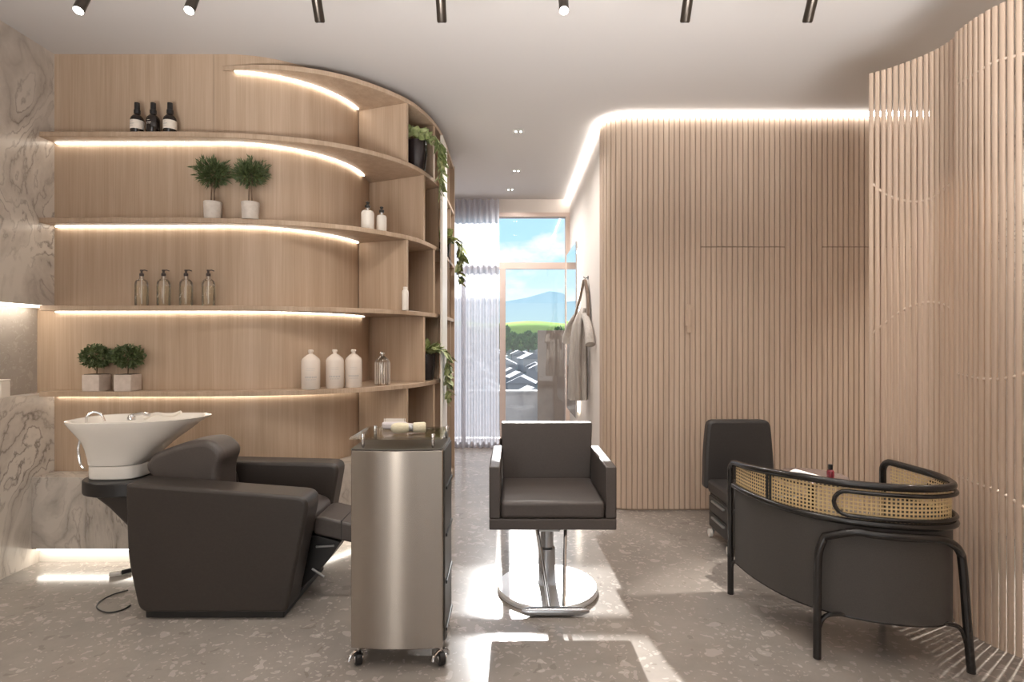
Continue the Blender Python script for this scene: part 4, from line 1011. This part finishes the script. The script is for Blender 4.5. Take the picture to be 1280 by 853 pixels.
# ------------------------------------------------------------------ corridor: backlit mirror, robe
t = thing('wall_mirror', 'tall backlit mirror on the corridor wall beside the window', 'mirror', (XC,6.1,0))
obj('mirror_plate', box(BM(), XC-0.055, XC-0.035, 5.68, 6.62, 0.50, 2.33), 'mirror', t, bevel=0.003)
obj('backing', box(BM(), XC-0.0345, XC-0.001, 5.76, 6.54, 0.58, 2.25), 'white', t)
bm = BM(); box(bm, XC-0.030, XC-0.006, 5.742, 5.758, 0.58, 2.25); box(bm, XC-0.030, XC-0.006, 6.542, 6.558, 0.58, 2.25); box(bm, XC-0.030, XC-0.006, 5.76, 6.54, 2.252, 2.268); box(bm, XC-0.030, XC-0.006, 5.76, 6.54, 0.562, 0.578)
obj('light_strip', bm, 'led', t, label='glowing strip behind the mirror edge')
R = random.Random(5)
t = thing('hanging_robe', 'grey beige robe with a dark collar hanging on a hook on the corridor wall', 'robe', (0.65,5.08,1.5))
bm = BM(); n = 40; rings = []
for (z, hx, hy, cx, cy, f) in ((1.60,0.030,0.045,0.655,5.09,0.0),(1.54,0.045,0.075,0.64,5.09,0.05),(1.45,0.062,0.10,0.625,5.09,0.12),(1.30,0.070,0.105,0.617,5.09,0.18),(1.12,0.074,0.105,0.613,5.10,0.2),(0.95,0.076,0.11,0.611,5.10,0.22),(0.76,0.078,0.115,0.609,5.10,0.24)):
    rings.append([bm.verts.new((cx+hx*math.cos(2*PI*i/n)*(1+f*math.sin(i*2*PI*7/n+1)), cy+hy*math.sin(2*PI*i/n)*(1+f*math.sin(i*2*PI*7/n+1)), z)) for i in range(n)])
for a, b in zip(rings, rings[1:]):
    for i in range(n): bm.faces.new((a[i], b[i], b[(i+1)%n], a[(i+1)%n]))
bm.faces.new(rings[0]); bm.faces.new(rings[-1][::-1]); bmesh.ops.recalc_face_normals(bm, faces=bm.faces)
obj('robe_body', bm, 'robe', t, smooth=70)
def strap(pts, w, th, mat, name):
    bm = BM(); P = catmull(pts, 6); a = []
    for i, p in enumerate(P):
        ww = w*(0.5+0.5*i/len(P)); a.append([bm.verts.new(p+Vector(v)) for v in ((-th,-ww/2,0),(th,-ww/2,0),(th,ww/2,0),(-th,ww/2,0))])
    for p, q in zip(a, a[1:]):
        for k in range(4): bm.faces.new((p[k], q[k], q[(k+1)%4], p[(k+1)%4]))
    bm.faces.new(a[0][::-1]); bm.faces.new(a[-1]); bmesh.ops.recalc_face_normals(bm, faces=bm.faces)
    return obj(name, bm, mat, t, smooth=60, label='dark brown collar band')
strap([(0.672,5.16,1.87),(0.64,5.17,1.72),(0.60,5.18,1.56),(0.582,5.18,1.49)], 0.075, 0.012, 'sash', 'collar')
strap([(0.676,5.12,1.87),(0.688,5.03,1.72),(0.682,4.97,1.56),(0.668,4.96,1.43)], 0.11, 0.012, 'sash', 'collar')
obj('sleeve', tube(BM(), catmull([(0.655,4.98,1.53),(0.665,4.86,1.46),(0.662,4.72,1.36),(0.66,4.66,1.27)], 6), 0.04, 14, radii=[0.03+0.012*i/18 for i in range(19)]), 'robe', t, smooth=60)
obj('sleeve', tube(BM(), catmull([(0.60,5.19,1.53),(0.56,5.28,1.45),(0.535,5.34,1.36),(0.53,5.36,1.28)], 6), 0.04, 14, radii=[0.03+0.012*i/18 for i in range(19)]), 'robe', t, smooth=60)
h = thing('wall_hook', 'small black wall hook carrying the robe', 'hook', (XC,5.13,1.9))
bm = BM(); lathe(bm, [(0.018,0),(0.018,0.006)], n=16); bmesh.ops.rotate(bm, verts=bm.verts, cent=(0,0,0), matrix=Matrix.Rotation(-PI/2,3,'Y')); bmesh.ops.translate(bm, verts=bm.verts, vec=(XC-0.0005,5.14,1.89)); obj('rose', bm, 'black', h)
obj('peg', tube(BM(), catmull([(XC-0.006,5.14,1.89),(XC-0.03,5.14,1.884),(XC-0.045,5.14,1.90)], 4), 0.005, 8), 'black', h)

# ------------------------------------------------------------------ outside
bm = BM(); box(bm, -3, 4, YW+0.15, 8.6, -0.2, -0.02); struct('terrace_floor', bm, 'paving')
bm = BM(); box(bm, -3, 4, 8.2, 8.35, -0.02, 0.53); box(bm, -3, 4, 8.17, 8.38, 0.53, 0.56); struct('terrace_wall', bm, 'concrete', label='low grey terrace wall beyond the glass door')
t = thing('reflection_panel', 'tall brown panel added behind the glass door in place of a reflection', 'panel', (0.58,8.0,-0.02))  # stands in for the dark corridor wall reflected in the door glass
obj('board', box(BM(), 0.37, 0.80, 7.98, 8.03, 0.02, 1.455), 'brown_panel', t, bevel=0.004)
obj('foot', box(BM(), 0.40, 0.77, 7.93, 8.08, -0.0195, 0.0195), 'black', t)
bm = BM(); prism_y(bm, [(-1.25,0),(1.25,0),(1.25,0.05),(-1.25,0.05)], 10.5, 16.5)
for v in bm.verts: v.co.z = v.co.z + 3.735 + (v.co.y-10.5)*0.228
struct('sun_blocker', bm, 'shade', label='unseen sheet added to shape the sun patches')  # added out of view to cut the sun into floor patches
# town and hills, far below and away
def ridge(name, y, x0, x1, fn, mat, depth, zb=-14, n=60):
    bm = BM(); top = [(x0+(x1-x0)*i/n) for i in range(n+1)]
    cols = [[bm.verts.new((x, y, zb)), bm.verts.new((x, y+depth*0.2, (fn(x)-EYE)*0.6+EYE if fn(x) > EYE else fn(x)-1)), bm.verts.new((x, y+depth, fn(x))), bm.verts.new((x, y+depth*2, zb))] for x in top]
    for a, b in zip(cols, cols[1:]):
        for k in range(3): bm.faces.new((a[k], b[k], b[k+1], a[k+1]))
    return struct(name, bm, mat, smooth=80)
def zat(py, d): return EYE-(py-426.5)*d/F
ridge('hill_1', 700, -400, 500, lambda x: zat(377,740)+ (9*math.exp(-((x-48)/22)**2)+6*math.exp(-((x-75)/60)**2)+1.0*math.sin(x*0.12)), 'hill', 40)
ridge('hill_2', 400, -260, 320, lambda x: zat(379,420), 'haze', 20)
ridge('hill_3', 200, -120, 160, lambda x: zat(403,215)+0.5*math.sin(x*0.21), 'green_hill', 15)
bm = BM(); box(bm, -120, 160, 40, 200, -16, -14); struct('ground', bm, 'ground')
R = random.Random(9)
first = None
hproto = []
for mt in ('roof_a', 'roof_b', 'roof_c'):
    h = thing('distant_house', 'small pale house in the distant town below the window', 'house', group='houses of the distant town')
    bm = BM(); box(bm, -2.5,2.5,-2.5,2.5,0,3.2); obj('walls', bm, mt if mt != 'roof_c' else 'roof_a', h)
    bm = BM(); prism_y(bm, [(-2.9,3.21),(2.9,3.21),(0,4.6)], -2.8, 2.8); obj('roof', bm, 'roof_c' if mt == 'roof_a' else ('roof_b' if mt == 'roof_c' else 'roof_a'), h)
    hproto.append(h)
used = [False]*3
slots = []
for row in range(11):
    d = 68+row*9.6
    for px in range(556, 722, max(10, int(7.6*F/d))):
        slots.append((px+R.uniform(-2,2), d))
R.shuffle(slots)
def gz(d): return -13.5+(d-62)*0.085
for k, (px, d) in enumerate(slots[:56]):
    i = k % 3; o = hproto[i] if not used[i] else copy_tree(hproto[i]); used[i] = True
    o.location = ((px-640)*d/F, d, gz(d)-0.15); o.rotation_euler = (0,0,R.uniform(-0.25,0.25)); s = R.uniform(0.75,1.08); o.scale = (s,s,s)
bm = BM(); prism(bm, [(-80,62),(100,62),(100,200),(-80,200)], -14, -13.5)
for v in bm.verts: v.co.z += (v.co.y-62)*0.085
struct('ground_slope', bm, 'ground')
tp = thing('distant_tree', 'dark green tree in the distant town', 'tree', group='trees of the distant town')
bm = BM()
for _ in range(420):
    d = rnd_dir(); p = Vector((0,0,3.2))+Vector((d.x*2,d.y*2,d.z*2.0))*R.uniform(0.6,1); leaf_quad(bm, p, d+rnd_dir()*0.7, rnd_dir(), 0.9, 0.7)
obj('crown', bm, 'tree', tp, smooth=0); obj('trunk', tube(BM(), [(0,0,0),(0,0,2.2)], 0.22, 8), 'stem', tp)
far = [((556+i*9.5, 182+9*(i % 2))) for i in range(18)]
for k, (px, d) in enumerate(slots[56:84] + far):
    o = tp if k == 0 else copy_tree(tp)
    o.location = ((px-640)*d/F, d, gz(d)-0.1); q = R.uniform(0.8,1.2)*(1.0 if d < 180 else 1.5); o.scale = (q if d < 180 else 1.0, q if d < 180 else 1.0, q)

# ------------------------------------------------------------------ light
W = bpy.data.worlds.new('sky'); bpy.context.scene.world = W; W.use_nodes = True; nt = W.node_tree; nt.nodes.clear()
out = nt.nodes.new('ShaderNodeOutputWorld'); bg = nt.nodes.new('ShaderNodeBackground'); nt.links.new(bg.outputs[0], out.inputs[0])
tc = N(nt, 'ShaderNodeTexCoord'); sp = N(nt, 'ShaderNodeSeparateXYZ'); nt.links.new(tc.outputs['Generated'], sp.inputs[0])
g = ramp(nt, sp.outputs[2], [(0.0, (0.62,0.80,0.92)), (0.07, (0.70,0.86,0.97)), (0.16, (0.45,0.74,0.93)), (0.5, (0.30,0.56,0.88))])
mp = N(nt, 'ShaderNodeMapping'); mp.inputs['Scale'].default_value = (5,5,11); nt.links.new(tc.outputs['Generated'], mp.inputs[0])
cn = N(nt, 'ShaderNodeTexNoise', Scale=1.6, Detail=6, Roughness=0.55); nt.links.new(mp.outputs[0], cn.inputs['Vector'])
cm = ramp(nt, cn.outputs[0], [(0.46, (0,0,0)), (0.62, (1,1,1))])
mx = N(nt, 'ShaderNodeMix', data_type='RGBA'); nt.links.new(cm.outputs[0], mx.inputs[0]); nt.links.new(g.outputs[0], mx.inputs[6]); mx.inputs[7].default_value = (0.86,0.87,0.92,1)
# sky behind the viewer, brightened as added front fill
bk = N(nt, 'ShaderNodeMapRange'); bk.inputs['From Min'].default_value = -0.1; bk.inputs['From Max'].default_value = -0.6; bk.inputs['To Min'].default_value = 0; bk.inputs['To Max'].default_value = 1
nt.links.new(sp.outputs[1], bk.inputs['Value'])
m2 = N(nt, 'ShaderNodeMix', data_type='RGBA'); nt.links.new(bk.outputs[0], m2.inputs[0]); nt.links.new(mx.outputs[2], m2.inputs[6]); m2.inputs[7].default_value = (1.1,1.08,1.05,1)
nt.links.new(m2.outputs[2], bg.inputs[0]); bg.inputs[1].default_value = 1.35
def lamp(name, typ, loc, energy, color=(1,1,1), target=None, **kw):
    l = bpy.data.lights.new(name, typ); l.energy = energy; l.color = color
    for k, v in kw.items(): setattr(l, k, v)
    o = bpy.data.objects.new(name, l); C.objects.link(o); o.location = loc
    if target is not None:
        o.rotation_euler = (Vector(target)-Vector(loc)).to_track_quat('-Z', 'Y').to_euler()
    return o
el = math.radians(27.3); az = math.radians(1.2)
sd = Vector((math.sin(az)*math.cos(el), -math.cos(el), -math.sin(el)))
lamp('sun', 'SUN', (0,20,15), 16.0, (1.0,0.96,0.92), target=Vector((0,20,15))+sd, angle=math.radians(0.5))
# fill lamps added out of view behind the viewer
def area(name, loc, sx, sy, e, target, col=(1,0.97,0.93)):
    return lamp(name, 'AREA', loc, e, col, target=target, shape='RECTANGLE', size=sx, size_y=sy)
area('added_highlight', (-1.42,-2.45,1.5), 0.35, 2.4, 22, (-1.0,3,1.5))  # narrow lamp added for the streak on the trolley front
u = area('ceiling_fill', (0.0,-0.9,0.35), 3.4, 0.5, 140, (0.15,0.9,3.05), (1,0.975,0.95)); u.data.spread = math.radians(78)  # added lamp aimed upward to brighten the ceiling
u = area('ceiling_fill', (1.65,0.55,0.2), 1.0, 0.4, 11, (1.75,1.75,3.05), (1,0.975,0.95)); u.data.spread = math.radians(78)  # smaller added lamp for the ceiling on the right
# the spotlights' own light
for px, f in ((98,'t'),(236.5,'t'),(400,'a'),(552.5,'a'),(705,'t'),(856,'a'),(1009,'a')):
    x = (px-640)*D0/F
    if f == 'a': lamp('spot_light', 'SPOT', (x, D0+0.01, 2.65), 30, (1,0.92,0.82), target=(x, D0+0.6*1.6, 2.65-1.6), spot_size=math.radians(100), spot_blend=0.9, shadow_soft_size=0.05)
    else: lamp('spot_light', 'SPOT', (x, 2.28, 2.67), 30, (1,0.92,0.82), target=(x, 2.28-0.46*1.6, 2.67-1.6), spot_size=math.radians(110), spot_blend=0.9, shadow_soft_size=0.05)
for y in (4.59, 5.65, 6.35): lamp('down_light', 'SPOT', (0.04, y, H-0.02), 85, (1,0.95,0.91), target=(0.04, y, 0), spot_size=math.radians(155), spot_blend=1.0, shadow_soft_size=0.03)
# downlight in the passage behind the screens
t = thing('passage_downlight', 'round recessed downlight in the ceiling behind the slat screens', 'lamp', (3.08,3.05,H))
obj('ring', lathe(BM(), [(0.05,-0.006),(0.05,-0.0005)], 3.08, 3.05, H, 24), 'white', t); obj('bulb', lathe(BM(), [(0.03,-0.009),(0.03,-0.0065)], 3.08, 3.05, H, 20), 'lamp', t)
lamp('passage_light', 'SPOT', (3.08,3.05,H-0.03), 650, (1,0.94,0.86), target=(1.9,2.0,0), spot_size=math.radians(52), spot_blend=0.4, shadow_soft_size=0.02)

lamp('passage_light', 'SPOT', (3.08,3.05,H-0.03), 230, (1,0.94,0.86), target=(3.42,3.2,1.2), spot_size=math.radians(95), spot_blend=1.0, shadow_soft_size=0.03)  # extra beam added at the same bulb, bounced off the wall to the ceiling

vs = bpy.context.scene.view_settings
vs.view_transform = 'Standard'; vs.look = 'None'; vs.gamma = 1; vs.use_curve_mapping = False; vs.exposure = 0.0
cy = bpy.context.scene.cycles
cy.max_bounces = 10; cy.diffuse_bounces = 6; cy.transparent_max_bounces = 24; cy.sample_clamp_indirect = 6.0; cy.caustics_reflective = False; cy.caustics_refractive = False
